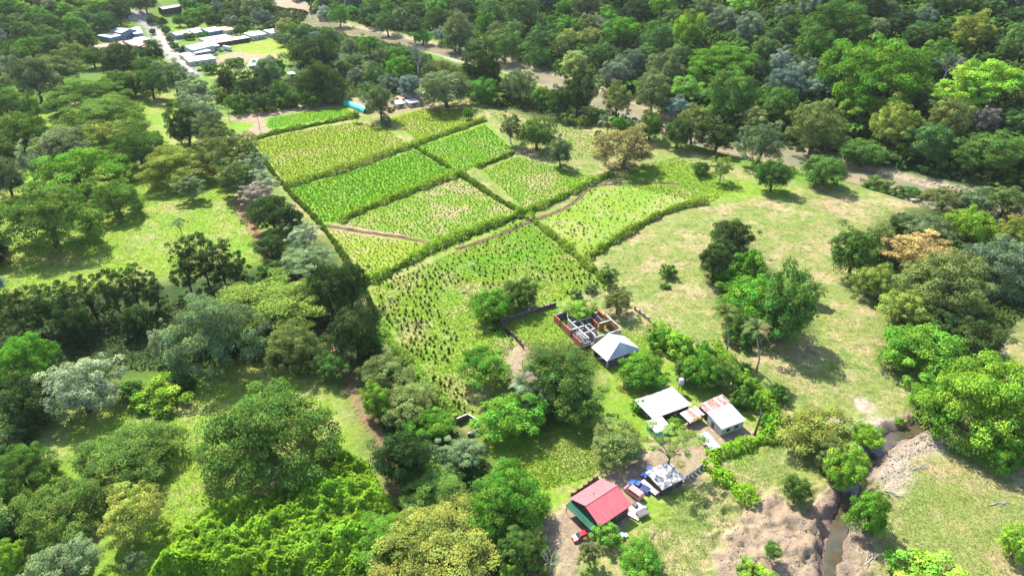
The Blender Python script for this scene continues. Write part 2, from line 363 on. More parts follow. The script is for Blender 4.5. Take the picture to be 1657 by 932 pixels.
pv, pf = ribbon(smooth_pl(CREEK), 3.6, -2.45); o = link('creek', npmesh('creek', pv, pf, M['creek'])); o['kind'] = 'structure'
# drainage ditch: two low spoil banks of fresh earth with the cut between them
for k, dl in enumerate(DITCHES):
    pl = dens(smooth_pl(dl), 1.5); V = []; 
    prof = [(-1.0, -.1), (-.7, .28), (-.35, .1), (0, .05), (.35, .12), (.6, .42), (1.05, -.1)]
    for i, (x, y) in enumerate(pl):
        a = Vector(pl[max(i-1, 0)]); b = Vector(pl[min(i+1, len(pl)-1)]); d = (b-a).normalized()
        for (q, hz_) in prof:
            qx = x-d.y*q; qy = y+d.x*q; V.append((qx+random.uniform(-.2, .2), qy+random.uniform(-.2, .2), ter1(qx, qy)+hz_*random.uniform(.5, 1.5)))
    n = len(prof); F = [(i*n+q, i*n+q+1, (i+1)*n+q+1, (i+1)*n+q) for i in range(len(pl)-1) for q in range(n-1)]
    o = link('ditch', npmesh('ditch', V, F, M['soil'])); o['kind'] = 'structure'
# ------------------------------------------------------------- foliage
def leaves(C, N, size, rng, tint, aspect=.6):
    """rhombic leaf sprays at C (n,3), facing N (n,3); size (n,), tint (n,3)"""
    n = len(C); r = rng.normal(size=(n, 3)); N = N/np.linalg.norm(N, axis=1, keepdims=True)
    T = np.cross(N, r); T /= np.linalg.norm(T, axis=1, keepdims=True)+1e-9; B = np.cross(N, T)
    s = size[:, None]; fold = N*s*.18
    V = np.stack([C-T*s*.5, C-B*s*aspect*.5+fold, C+T*s*.5, C+B*s*aspect*.5+fold], 1).reshape(-1, 3)
    F = np.arange(4*n).reshape(n, 4)
    return V, F, np.repeat(tint, 4, axis=0)
def lobes_for(style, rng):
    """list of (centre, (rx, rz), leaf share); crown in unit radius, z 0..hr"""
    L = []
    if style in ('umbrella', 'sparse', 'flat'):
        hr = {'umbrella': .66, 'sparse': .55, 'flat': .42}[style]; n = {'umbrella': 125, 'sparse': 34, 'flat': 90}[style]
        w1, w2, w3 = rng.uniform(0, 6.28, 3)
        for k in range(n):
            r = math.sqrt((k+.5)/n)*.90; a = k*2.39996+rng.uniform(-.5, .5); rim = 1+.13*math.sin(a*3+w1)+.10*math.sin(a*5+w2)+.07*math.sin(a*2+w3)
            r *= rim; z = hr*(.90-.60*(r/rim)**2.3)+rng.uniform(-.10, .06)+.05*math.sin(r*9+a*2+w1)+.055*math.sin(6*a+w2+r*6)+.035*math.sin(11*a+w3)
            s = rng.uniform(.07, .17); L.append(((r*math.cos(a), r*math.sin(a), z), (s*1.1, s*.45), 1))
        if style == 'umbrella':
            for k in range(80):
                a = rng.uniform(0, 6.283); f = rng.uniform(0, 1); rim = 1+.13*math.sin(a*3+w1)+.10*math.sin(a*5+w2)+.07*math.sin(a*2+w3)
                r = (.62+.33*math.sqrt(f))*rim*.97; s = rng.uniform(.08, .15); L.append(((r*math.cos(a), r*math.sin(a), hr*(.0+.42*f*rng.uniform(.5, 1.1))), (s, s*.7), 1))
    elif style in ('round', 'bush', 'tall', 'open', 'olive'):
        hr = {'round': 1.35, 'bush': .95, 'tall': 2.3, 'open': 1.5, 'olive': 1.45}[style]
        n = {'round': 95, 'bush': 44, 'tall': 110, 'open': 70, 'olive': 130}[style]
        wob = rng.uniform(0, 6.28, 4); big = [(rng.uniform(0, 6.28), rng.uniform(-.2, .8)) for _ in range(5)]
        for k in range(n):
            zz = 1-2*(k+.5)/n*.86; rr = math.sqrt(max(0, 1-zz*zz)); a = k*2.39996+rng.uniform(-.45, .45)
            q = rng.uniform(.55, .92) if style != 'open' else rng.uniform(.35, .95)
            q *= .90+.13*math.sin(2*a+wob[0])+.11*math.sin(3*a+wob[1]+zz*3)+.06*math.sin(7*a+wob[2])
            bump = max(math.exp(-(((a-ba+3.14159) % 6.28318-3.14159)**2+(zz-bz)**2*1.6)/.30) for ba, bz in big); q *= 1+.24*bump
            s = {'olive': rng.uniform(.09, .20), 'open': rng.uniform(.09, .18)}.get(style, rng.uniform(.12, .26))
            L.append(((q*rr*math.cos(a), q*rr*math.sin(a), hr*(.50+.46*zz*q/.8)), (s, s*(.75 if style != 'tall' else 1.1)), 1))
    elif style == 'teak':
        hr = 2.4
        for k in range(80):
            zz = rng.uniform(0, 1); rr = .9*math.sqrt(rng.uniform(0, 1))*(.6+.55*math.sin(3.14*min(1, zz*.9+.1))); a = rng.uniform(0, 6.283)
            s = rng.uniform(.10, .22); L.append(((rr*math.cos(a), rr*math.sin(a), hr*(.06+.88*zz)), (s, s*.85), 1))
    return L, hr
def make_crown(style, nleaf, lsize, seed, name='crown'):
    rng = np.random.default_rng(seed); L, hr = lobes_for(style, rng); per = nleaf//len(L); mr = np.mean([q[1][0] for q in L])
    Cs, Ns, Ss, Ts = [], [], [], []
    for (c, (rx, rz), sh) in L:
        m = int(per*rng.uniform(.7, 1.3)*(rx/mr)**1.5)+4
        d = rng.normal(size=(m, 3)); d[:, 2] = np.where(rng.random(m) < .85, np.abs(d[:, 2]), d[:, 2]); d /= np.linalg.norm(d, axis=1, keepdims=True)
        r = rng.uniform(.55, 1.08, (m, 1)); P = np.array(c)+d*r*np.array([rx, rx, rz])
        N = d*.85+np.array([0, 0, .40])+rng.normal(size=(m, 3))*.38 if style not in ('umbrella', 'flat') else d*.5+np.array([0, 0, .75])+rng.normal(size=(m, 3))*.36
        lt = rng.uniform(.62, 1.38); lh = rng.normal()*.012
        tv = lt*rng.uniform(.82, 1.2, m); Cs.append(P); Ns.append(N); Ss.append(lsize*rng.uniform(.55, 1.6, m))
        Ts.append(np.stack([tv, np.full(m, .5+lh)+rng.normal(size=m)*.006, tv*0], 1))
    m = nleaf//9; d = rng.normal(size=(m, 3)); d /= np.linalg.norm(d, axis=1, keepdims=True)   # inner sprays
    Cs.append(d*rng.uniform(.1, .75, (m, 1))*np.array([1, 1, hr*.42])+np.array([0, 0, hr*.48])); Ns.append(rng.normal(size=(m, 3))); Ss.append(np.full(m, lsize*1.3))
    Ts.append(np.stack([rng.uniform(.7, 1.1, m), np.full(m, .5), np.zeros(m)], 1))
    C = np.concatenate(Cs); V, F, T = leaves(C, np.concatenate(Ns), np.concatenate(Ss), rng, np.concatenate(Ts))
    V[:, 2] /= hr                                   # unit height
    return npmesh(name, V, F, M['leaf'], T)
def make_trunk(style, seed, bark='bark'):
    """unit radius 1 = crown radius, z 0..1 = ground to mid-crown"""
    rng = random.Random(seed); b = MB()
    th = {'umbrella': .055, 'flat': .05, 'sparse': .028, 'round': .07, 'bush': .05, 'tall': .075, 'open': .05, 'olive': .06, 'teak': .06}[style]
    fork = {'umbrella': .42, 'flat': .42, 'sparse': .5, 'teak': .35}.get(style, .5)
    lx, ly = rng.uniform(-.05, .05), rng.uniform(-.05, .05)
    b.tube([(0, 0, -.04), (0, 0, .04), (lx, ly, fork*.6), (lx*2, ly*2, fork)], [th*1.6, th*1.15, th*.9, th*.85], 7)
    n = {'umbrella': 8, 'flat': 8, 'sparse': 7, 'teak': 6}.get(style, 5)
    for k in range(n):
        a = k*6.283/n+rng.uniform(-.3, .3); rr = rng.uniform(.45, .75) if style in ('umbrella', 'flat', 'sparse') else rng.uniform(.25, .5)
        z1 = rng.uniform(.8, 1.0) if style in ('umbrella', 'flat', 'sparse') else rng.uniform(.9, 1.25)
        p0 = (lx*2, ly*2, fork-.06); p1 = (lx*2+rr*.4*math.cos(a), ly*2+rr*.4*math.sin(a), fork+(z1-fork)*.55); p2 = (rr*math.cos(a), rr*math.sin(a), z1)
        b.tube([p0, p1, p2], [th*.62, th*.42, th*.2], 5)
        for q in range(2):
            a2 = a+rng.uniform(-.7, .7); p3 = (p1[0]+.3*math.cos(a2), p1[1]+.3*math.sin(a2), z1*rng.uniform(.95, 1.1)); b.tube([p1, p3], [th*.32, th*.12], 4)
    return b.mesh('trunk', M[bark], True)
PROTO = {}
SPEC = {'umbrella': (4, 27000, .029, 0), 'flat': (3, 13000, .035, 0), 'sparse': (2, 7000, .034, 0), 'round': (6, 13000, .050, 0), 'bush': (4, 4500, .075, 0),
        'tall': (3, 11000, .060, 0), 'open': (5, 9000, .048, 0), 'olive': (5, 14000, .042, 0), 'teak': (4, 9000, .056, 0)}
for st, (n, q, ls, _) in SPEC.items():
    PROTO[st] = [(make_crown(st, q, ls, 100*len(PROTO)+i), make_trunk(st, 900+i+10*len(PROTO), 'palebark' if st in ('open',) else 'bark')) for i in range(n)]
# ratio limits of crown height to width, bare trunk below the crown as a share of the width
LIM = {'umbrella': (.30, .65, .06), 'flat': (.15, .35, .22), 'sparse': (.2, .45, .55), 'round': (.5, 1.1, .02), 'bush': (.35, .8, -.04), 'tall': (.8, 1.7, .08),
       'open': (.5, 1.2, .08), 'olive': (.5, 1.0, .03), 'teak': (.9, 1.6, .16)}
LC = {'dk': (.042, .076, .022), 'md': (.064, .126, .026), 'br': (.082, .192, .022), 'lm': (.138, .255, .028), 'yg': (.172, .215, .044), 'ol': (.110, .148, .044),
      'gy': (.104, .152, .066), 'sv': (.17, .225, .13), 'bn': (.165, .160, .062), 'or': (.30, .225, .09), 'um': (.084, .152, .030), 'uy': (.142, .195, .038), 'bl': (.115, .175, .10), 'pk': (.22, .20, .16)}
def solve(u, v, wpx, hpx, style):
    rmin, rmax, clr = LIM[style]; hc = 8.0
    for _ in range(5):
        x, y, z, s = hit(u, v, hc)
        D = wpx*s/FPX; phi = math.atan2(CAM_H-z-hc, math.hypot(x, y)); e = hpx*s/FPX
        q = math.sqrt(max(e*e-(D*math.sin(phi))**2, 0))/math.cos(phi)
        H = min(max(q, rmin*D), rmax*D); hc = max(clr*D+H*.5, .3)
    return x, y, z, D, H, clr*D
NTREE = 0
def put_tree(x, y, z, D, H, clear, style, colour, label, group=None, name=None, seed=None, cat='tree', gain=1.0, cool=1.0):
    global NTREE; NTREE += 1
    pr = PROTO[style]; k = (NTREE*7+3) % len(pr) if seed is None else seed % len(pr); cm, tm = pr[k]; rr = random.random()*6.283
    nm = name or {'bush': 'bush', 'teak': 'slender_tree', 'umbrella': 'spreading_tree', 'flat': 'spreading_tree', 'sparse': 'sparse_tree'}.get(style, 'broadleaf_tree')
    t = thing(nm, label, cat, (x, y, z-.15), rr, group)
    c = link('crown', cm, t); c.scale = (D/2, D/2, H); c.location = (0, 0, clear)
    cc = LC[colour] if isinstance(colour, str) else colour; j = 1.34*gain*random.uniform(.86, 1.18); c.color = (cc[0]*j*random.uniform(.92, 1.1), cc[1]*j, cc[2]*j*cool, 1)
    k = link('trunk', tm, t); k.scale = (D/2, D/2, max(clear+H*.55, .4))
    return t
def tree(u, v, w_, h_, style, colour, label, group=None, **kw):
    x, y, z, D, H, cl = solve(u, v, w_, h_, style); return put_tree(x, y, z, D, H, cl, style, colour, label, group, **kw)
def frond_mesh(seed):
    rng = np.random.default_rng(seed); V = []; F = []
    n = 14; pts = [(.05+.95*i/n*1.0, 0, .30*math.sin(i/n*2.0)-.62*(i/n)**2.4) for i in range(n+1)]
    for i in range(1, n+1):
        x, _, z = pts[i]; L = .30*math.sin(math.pi*min(1, .12+.86*i/n))+.05
        for s in (-1, 1):
            b = len(V); dz = -.10*rng.uniform(.6, 1.6)
            V += [(pts[i-1][0], 0, pts[i-1][2]), (x, 0, z), (x+L*.55, s*L, z+dz), (x+L*.35, s*L*.95, z+dz)]; F.append((b, b+1, b+2, b+3))
    tv = np.repeat(rng.uniform(.7, 1.3, len(F)), 4); return npmesh('frond', V, F, M['leaf'], np.stack([tv, tv*0+.5, tv*0], 1))
FROND = [frond_mesh(k) for k in range(3)]
def palm(u, v, vb, r_px, label, colour=(.09, .125, .03), n=15, group=None):
    """crown centre (u, v), foot at row vb"""
    x, y, z, s = hit(u, vb); k = FPX/s; a, b, c = ray(u, v); H = CAM_H+(y/b)*c-z; Rr = r_px/k; xt = (y/b)*a
    t = thing('coconut_palm', label, 'palm', (x, y, z), 0, group)
    MB().tube([(0, 0, -.3), (.1, 0, H*.3), ((xt-x)*.5, 0, H*.65), (xt-x, 0, H)], [.32, .22, .19, .17], 7).build('trunk', M['palebark'], t, True)
    for i in range(n):
        f = link('frond', FROND[i % 3], t); f.location = (xt-x, 0, H); up = [.75, .25, -.2][i % 3]+random.uniform(-.15, .15)
        f.rotation_euler = (0, -up, i*2.39996); f.scale = (Rr,)*3; f.color = (*[q*random.uniform(.8, 1.25) for q in colour], 1)
def banana(u, v, hpx, label, group=None, n=9):
    x, y, z, s = hit(u, v); H = hpx*s/FPX
    t = thing('banana_plant', label, 'banana plant', (x, y, z), random.uniform(0, 6), group)
    MB().tube([(0, 0, -.1), (0, 0, H*.5)], [H*.06, H*.04], 6).build('stem', M['bark'], t)
    for i in range(n):
        V = []; F = []
        for q in range(6):
            f = q/5; wv = .17*math.sin(math.pi*min(1, .1+f*.9))+.01; zx = .5*math.sin(f*2.3)-.25*f*f
            V += [(f*.75, -wv, zx-.04), (f*.75, 0, zx), (f*.75, wv, zx-.04)]
        for q in range(5):
            b = q*3; F += [(b, b+1, b+4, b+3), (b+1, b+2, b+5, b+4)]
        o = link('leaf', npmesh('leaf', V, F, M['leaf'], np.tile([random.uniform(.8, 1.2), .5, 0], (len(V), 1))), t)
        o.location = (0, 0, H*.45); o.rotation_euler = (0, random.uniform(-.4, .2), i*2.4); o.scale = (H*.85,)*3; o.color = (.085, .17, .03, 1)
def bare_tree(u, v, w_, h_, label, shade=(1, 1, 1), vb=None):
    x, y, z, s = hit(u, vb if vb else v+h_*.6); k = FPX/s; H = h_*1.15/k; W = w_/k/2; b = MB(); rng = random.Random(int(u*7+v))
    t = thing('bare_tree', label, 'tree', (x, y, z))
    MB().tube([(0, 0, -.2), (0, 0, H*.25), (W*.05, 0, H*.45)], [H*.035, H*.026, H*.02], 7).build('trunk', M['palebark'], t, True)
    def grow(p, d, L, r, lev):
        q = p+d*L; b.tube([p, (p+q)/2+Vector((rng.uniform(-.06, .06),)*3)*L, q], [r, r*.8, r*.55], 4, False)
        if lev == 0: return
        for _ in range(3 if lev > 1 else 4):
            dd = (d+Vector((rng.uniform(-1, 1)*W/H*2.2, rng.uniform(-1, 1)*W/H*2.2, rng.uniform(-.15, .6)))).normalized(); grow(q, dd, L*.66, r*.55, lev-1)
    for i in range(5):
        a = i*1.257+rng.uniform(-.4, .4); grow(Vector((W*.05, 0, H*.43)), Vector((math.cos(a)*W/H*1.6, math.sin(a)*W/H*1.6, .8)).normalized(), H*.24, H*.016, 3)
    b.build('branches', M['palebark'], t)
# hand-placed trees: crown centre (u, v), crown width and height in photo pixels, build, colour, label
U, F_, S_, RO, B_, T_, O_, OL, TK = 'umbrella', 'flat', 'sparse', 'round', 'bush', 'tall', 'open', 'olive', 'teak'
TREES = [
# left pasture and its edge
(139,152,122,46,U,'um','flat-topped spreading tree, backmost of the umbrella trees in the left pasture'),
(168,186,138,54,U,'um','wide dark spreading tree in front of the backmost pasture tree'),
(15,170,74,48,U,'um','umbrella tree cut by the left edge, level with the upper pasture'),
(36,213,100,60,U,'um','dark umbrella tree at the left edge below the upper pasture gap'),
(8,248,50,40,RO,'md','green tree cut by the left edge above the grey bushy tree'),
(102,232,92,48,RO,'gy','dull grey-green tree between two umbrella trees on the left'),
(168,220,84,46,OL,'yg','yellowish green tree in front of the wide dark spreading tree'),
(224,240,98,62,U,'um','umbrella tree beside the yellow-green spreading tree near the lane'),
(132,274,154,72,U,'br','big deep green dome tree in the middle of the left grove'),
(283,266,118,58,U,'uy','yellow-green spreading tree by the lane, right of the left grove'),
(306,301,62,42,O_,'gy','grey twiggy tree in front of the yellow-green spreading tree'),
(8,288,62,74,RO,'gy','dark grey bushy tree cut by the left edge, mid height'),
(46,266,52,62,O_,'sv','silvery pale tree at the left beside the deep green dome tree'),
(290,216,30,36,RO,'dk','small dark tree standing alone in the upper pasture strip'),
(74,350,158,96,U,'um','largest umbrella tree at the left edge of the sunny pasture'),
(187,322,80,56,U,'um','umbrella tree touching the right side of the largest left umbrella tree'),
(100,318,70,30,F_,'uy','yellowish flat crown behind the largest left umbrella tree'),
(194,99,68,54,RO,'dk','big dark round tree below the red-roofed village house'),
(55,128,74,74,RO,'gy','tall greyish round tree at the left edge of the village'),
(95,112,84,52,OL,'ol','olive tree between the greyish village tree and the big dark round tree'),
(190,138,64,42,RO,'md','green tree under the big dark round tree of the village'),
(216,140,54,34,B_,'md','low green tree at the top edge of the upper pasture'),
(243,136,52,46,RO,'md','round tree beside the lane at the top of the upper pasture'),
(236,112,62,38,OL,'md','spreading green tree at the bend below the village road'),
(250,86,34,40,T_,'dk','dark conical tree beside the village road'),
(280,128,62,66,OL,'gy','grey tree with rusty leaves leaning over the end of the road'),
(20,95,60,50,RO,'md','green tree at the foot of the left hill'),
# fence row along the lane, from the road downwards
(315,150,56,46,O_,'sv','pale silvery tree at the head of the lane hedge row'),
(326,176,52,46,O_,'sv','second pale silvery tree down the lane row'),
(340,204,52,52,O_,'gy','grey-green tree in the lane row beside the dirt turning place'),
(300,204,46,54,RO,'dk','dark narrow tree in shade on the pasture side of the lane row'),
(352,226,46,42,OL,'ol','olive tree in the lane row at the corner of the top field'),
(372,252,88,58,OL,'ol','broad olive tree with brown tinge in the lane row'),
(404,270,58,40,O_,'sv','pale tree in the lane row beside the yellow-green field'),
(420,294,62,44,O_,'sv','pale tree at the lower left corner of the yellow-green field'),
(382,288,60,50,OL,'ol','dusky olive tree on the lane side below the broad olive tree'),
(414,314,58,32,O_,'pk','greyish brown twiggy tree in the lane row'),
(441,347,78,56,RO,'dk','dense dark green tree beside the bright green field corner'),
(490,382,66,48,O_,'sv','whitish silver tree at the corner above the ditch end'),
(438,400,56,42,RO,'dk','dark tree left of the whitish silver tree'),
(497,417,92,44,F_,'gy','grey-green flat-crowned tree below the whitish silver tree'),
(437,441,44,28,B_,'md','low green bush at the foot of the lane above the forest'),
(478,352,30,26,B_,'md','small bush at the field fence by the dense dark tree'),
# dark slender row
(24,505,58,78,TK,'dk','slender dark tree at the left end of the dark row'),
(66,494,56,78,TK,'dk','second slender tree from the left edge in the dark row'),
(102,490,54,74,TK,'dk','third slender tree from the left edge in the dark row'),
(145,480,54,76,TK,'dk','fourth slender tree from the left edge in the dark row'),
(182,470,50,74,TK,'dk','fifth slender tree from the left edge in the dark row'),
(216,463,50,74,TK,'dk','sixth slender tree from the left edge in the dark row'),
(246,468,44,70,TK,'dk','seventh slender tree from the left edge, before the tall dark group'),
(297,428,54,84,TK,'dk','leftmost tree of the tall dark group at the row end'),
(326,416,54,84,TK,'dk','tallest tree of the tall dark group at the row end'),
(358,426,54,86,TK,'dk','third tree of the tall dark group at the row end'),
(384,440,46,80,TK,'dk','rightmost tree of the tall dark group at the row end'),
(120,525,60,60,RO,'dk','shadowy tree in front of the dark slender row'),
(215,520,50,50,RO,'dk','dark low tree below the sixth slender tree'),
(289,361,28,26,S_,'sv','small pale sapling alone in the sunny left pasture'),
# left middle forest
(34,580,98,80,U,'br','bright green feathery tree at the left edge below the dark row'),
(130,628,132,104,OL,'sv','large silvery grey tree left of the lower clearing'),
(268,552,58,64,O_,'sv','narrow whitish tree in front of the big grey-green dome'),
(348,535,156,128,U,'gy','big grey-green dome tree in the middle of the left forest'),
(424,495,196,96,U,'uy','wide yellow-green spreading tree above the left forest'),
(532,470,84,130,OL,'dk','tall dark tree at the forest edge beside the bush-dotted field'),
(478,560,100,90,U,'ol','olive spreading tree between the yellow-green crown and the field edge'),
(575,540,92,92,RO,'dk','dark dense tree at the left fence of the bush-dotted field'),
(566,462,70,100,RO,'dk','dark tree overhanging the top left corner of the bush-dotted field'),
(540,590,60,50,RO,'md','green tree in the forest edge below the dark dense tree'),
(600,556,46,36,RO,'br','bright green leafy tree at the fence of the bush-dotted field'),
(45,645,96,84,RO,'dk','dark tree at the left edge beside the large silvery grey tree'),
(256,640,96,56,B_,'lm','vine-covered yellow-green mound in the lower clearing'),
(210,632,50,36,B_,'md','low green bush left of the vine-covered mound'),
(296,622,40,32,B_,'dk','dark bush right of the vine-covered mound'),
(434,700,222,164,U,'um','huge domed spreading tree in the middle of the lower left'),
(204,734,170,112,U,'um','broad spreading tree left of the huge domed tree across the clearing'),
(94,824,142,104,U,'um','spreading tree in the lower left corner grove'),
(214,832,110,96,OL,'yg','yellow-tipped round tree in front of the lower left grove'),
(38,755,94,100,U,'um','spreading tree cut by the left edge above the corner grove'),
(14,712,50,26,O_,'sv','small pale crown at the left edge above the cut spreading tree'),
(8,905,60,60,RO,'lm','bright yellow-green tree in the bottom left corner'),
(100,910,116,54,OL,'gy','grey-green tree at the bottom edge of the lower left corner'),
(214,908,42,42,O_,'gy','small leafy tree in shade at the bottom left beside the vine slope'),
(30,690,60,50,RO,'dk','shaded dark tree at the left below the large silvery tree'),
(20,850,70,60,RO,'dk','dark tree in the lower left corner behind the spreading tree'),
# strip between lane and field, bottom middle
(620,603,98,56,OL,'ol','olive round tree at the fence below the bright leafy tree'),
(608,650,54,66,RO,'lm','vivid lime tree beside the red earth track'),
(664,652,100,64,OL,'ol','olive dense tree between the lime tree and the field'),
(695,688,78,52,RO,'br','fresh green tree below the field fence'),
(650,738,100,96,RO,'dk','dark round tree beside the lower end of the red track'),
(744,732,92,72,O_,'gy','grey leafy tree below the broken garden wall'),
(700,785,110,70,U,'um','dark green spreading tree left of the driveway grove'),
(822,806,140,116,U,'br','deep green spreading tree at the left of the driveway'),
(705,880,200,124,U,'yg','large olive-yellow spreading tree at the bottom middle'),
(610,868,120,80,U,'br','green spreading tree at the lower edge of the vine slope'),
(842,885,80,80,U,'md','dark green tree at the bottom beside the driveway'),
(855,912,44,34,B_,'bn','brown withered bush at the bottom beside the driveway'),
(830,926,40,26,B_,'lm','light green bush at the bottom edge, driveway side'),
(826,672,116,84,RO,'br','dense vivid green round tree below the bush-dotted field'),
(905,612,140,110,OL,'md','large leafy tree cluster left of the white hip-roofed pavilion'),
(930,655,90,70,RO,'md','lower green tree in front of the leafy cluster'),
(870,650,60,70,OL,'gy','dusky tree between the pale palm and the leafy cluster'),
(996,716,98,62,OL,'ol','dark olive tree at the driveway above the red roof'),
(1018,708,40,36,OL,'yg','yellow-green tree growing out of the dark olive driveway tree'),
(780,590,96,62,F_,'br','bright low feathery tree inside the bush-dotted field'),
(797,495,74,56,RO,'br','vivid green round tree at the garden wall corner'),
(842,477,64,54,RO,'md','darker round tree behind the vivid green one at the garden wall'),
(938,501,62,38,O_,'lm','yellow-green tree growing inside the roofless ruin'),
(1000,488,52,46,OL,'ol','rounded olive bush behind the roofless ruin'),
(985,447,40,34,O_,'md','small leafy tree at the field corner above the ruin'),
(932,475,22,16,B_,'gy','first small bush along the path above the ruin, left'),
(957,467,22,16,B_,'gy','second small bush along the path above the ruin, right'),
(868,452,14,20,S_,'uy','thin sapling alone in the bush-dotted field'),
(1082,440,28,24,B_,'md','round bush alone in the dry pasture'),
(1077,463,20,12,B_,'md','low clump below the round bush in the dry pasture'),
(1040,598,86,56,RO,'br','bright green tree below the pavilion roof'),
(1098,560,60,46,B_,'lm','lime green thicket right of the pavilion'),
(1068,550,46,36,B_,'br','green thicket against the pale wall right of the pavilion'),
(1135,598,70,56,RO,'br','bright green tree behind the water tank'),
(1168,605,50,50,RO,'md','dark green tree right of the tree behind the water tank'),
(1110,600,44,40,RO,'md','leafy tree just left of the water tank'),
(1205,622,42,38,B_,'lm','light green bush behind the rusty sheet roof'),
(1196,648,40,34,B_,'md','dark green bush beside the rusty sheet roof'),
(1225,650,34,46,B_,'br','tall green hedge clump behind the dead trunk'),
(1240,682,30,40,B_,'br','leafy hedge clump right of the dead trunk'),
(1140,570,36,30,B_,'br','round green bush right of the lime thicket'),
(1036,658,32,26,B_,'br','leafy bush at the left corner of the white roof'),
(1093,688,36,28,RO,'br','small round tree in front of the patchwork roof'),
(1088,712,108,60,S_,'uy','airy thin-leaved tree over the yard in front of the white roofs'),
(984,862,62,48,O_,'br','big-leaved tree at the lower eave of the red roof'),
(955,895,50,50,O_,'ol','pale leafy bush below the red car'),
(1038,905,82,58,RO,'br','round bright tree at the bottom below the red roof'),
(1258,637,36,30,B_,'md','dark leafy bush alone in the pasture right of the houses'),
# dry pasture and creek
(1185,382,68,54,RO,'dk','dark olive round tree, uppermost of the island grove in the pasture'),
(1158,420,64,64,RO,'dk','dark round tree at the left of the island grove'),
(1210,428,58,44,B_,'br','vine-green low crown beside the dark trees of the island grove'),
(1180,452,66,40,B_,'br','vine-covered mound below the dark trees of the island grove'),
(1222,486,120,90,OL,'br','big green tree forming the middle of the island grove'),
(1272,500,108,116,RO,'md','biggest round tree at the right of the island grove'),
(1195,540,60,44,B_,'md','dark green skirt bush between the two near palms'),
(1318,695,116,78,RO,'yg','broad yellow-green tree above the creek'),
(1345,735,60,60,OL,'ol','shaded olive tree between the two yellow-green creek trees'),
(1370,758,78,74,RO,'lm','lime tree leaning over the creek bank'),
(1404,704,58,46,RO,'lm','small lime tree beside the creek pool'),
(1290,793,46,50,RO,'md','small dark tree alone at the edge of the bare earth'),
(1408,832,72,92,RO,'br','dense green tree on the right bank of the creek'),
(1249,890,34,44,O_,'br','spindly leafy tree on the bare earth bank'),
(1220,928,60,28,B_,'lm','bright bush at the bottom edge below the bare earth'),
(1648,880,58,68,RO,'lm','bright tree cut by the right edge near the bottom'),
(1498,928,116,34,B_,'lm','lime bush row at the bottom edge right of the creek'),
(1455,680,24,16,B_,'lm','little bright bush beside the creek pool'),
(1604,650,200,150,U,'lm','huge bright lime spreading tree at the right edge above the creek'),
(1510,645,90,66,RO,'br','green tree left of the huge lime tree at the creek bend'),
(1620,720,90,80,U,'br','green lower crown under the huge lime tree at the right edge'),
# right grove
(1461,364,42,36,RO,'dk','small dark tree at the top left of the right grove'),
(1384,412,80,84,RO,'md','green tree at the left tip of the right grove'),
(1424,388,62,50,OL,'ol','olive tree at the top of the right grove'),
(1486,406,108,50,OL,'or','orange-brown flowering tree in the right grove'),
(1502,374,92,60,OL,'gy','greyish tree above the orange-brown tree'),
(1574,366,78,60,RO,'lm','yellow-green tree at the top right of the right grove'),
(1620,430,120,96,U,'bl','blue-grey feathery tree at the right edge of the right grove'),
(1528,458,150,110,OL,'ol','large olive tree in the centre of the right grove'),
(1410,456,64,56,RO,'yg','yellow-green tree at the left front of the right grove'),
(1468,496,100,70,OL,'yg','yellowish tree in front of the large olive tree'),
(1520,520,90,60,RO,'dk','dark shaded tree below the large olive tree'),
(1486,566,132,84,RO,'br','broad green tree at the lower end of the right grove'),
(1578,548,90,66,RO,'dk','dark green tree right of the broad green tree'),
(1570,600,80,44,B_,'md','low green tree between the right grove and the lime tree'),
(1530,322,70,44,OL,'ol','olive tree at the river end of the right grove'),
(1574,328,64,48,RO,'gy','grey-green tree near the gravel bar'),
(1628,326,76,56,OL,'ol','olive tree at the right edge near the gravel bar'),
(1640,375,60,50,OL,'yg','yellowish tree at the right edge of the right grove'),
# river bank, near side
(783,112,70,86,RO,'dk','tall dark tree on the near river bank above the small palm'),
(842,137,54,60,OL,'gy','greyish tree with a pale trunk on the near river bank'),
(722,146,94,56,RO,'gy','wide dull green tree right of the white farmhouse roofs'),
(614,166,58,60,OL,'gy','grey bushy tree left of the white farmhouse roofs'),
(648,116,48,48,RO,'br','bright green tree behind the white farmhouse'),
(935,155,60,80,RO,'dk','tall dark tree leaning over the river gravel'),
(880,158,44,32,RO,'md','round green tree between the pale-trunked and the dark river trees'),
(878,173,20,18,B_,'md','small round bush at the top edge of the scrub field'),
(905,168,42,52,RO,'dk','dark tree left of the tall dark river tree'),
(1000,162,54,64,OL,'ol','olive tree beside the river gravel'),
(1057,150,70,92,OL,'gy','tall olive-grey tree across the river left of the blue-roofed cabin'),
(922,194,26,18,B_,'yg','left of the two low yellow-green bushes by the river trees'),
(944,196,26,18,B_,'yg','right of the two low yellow-green bushes by the river trees'),
(758,184,18,22,RO,'br','small egg-shaped vivid tree in the upper field'),
(827,206,42,52,O_,'gy','thin grey tree at the left of the field-island trees'),
(869,218,66,52,RO,'md','dense green tree, largest of the field-island trees'),
(907,248,42,48,RO,'gy','dull green tree at the lower right of the field-island trees'),
(1010,240,112,68,OL,'bn','brownish spreading tree at the bend of the ditch'),
(1004,202,32,22,B_,'br','vivid bush at the river edge above the brownish tree'),
(968,217,14,16,B_,'md','tiny round bush left of the river palm'),
(1052,206,50,42,RO,'md','green tree at the river edge right of the vivid bush'),
(1097,218,52,46,RO,'dk','dark tree at the river edge above the grassy bank'),
(1232,233,80,66,OL,'gy','olive-grey tree on the near bank of the river'),
(1168,272,44,44,O_,'yg','small yellow tree with a bare trunk in the grassy bank'),
(1134,274,34,24,B_,'md','low bush left of the small yellow tree'),
(1252,284,62,54,RO,'md','leafy green tree in front of the olive-grey river tree'),
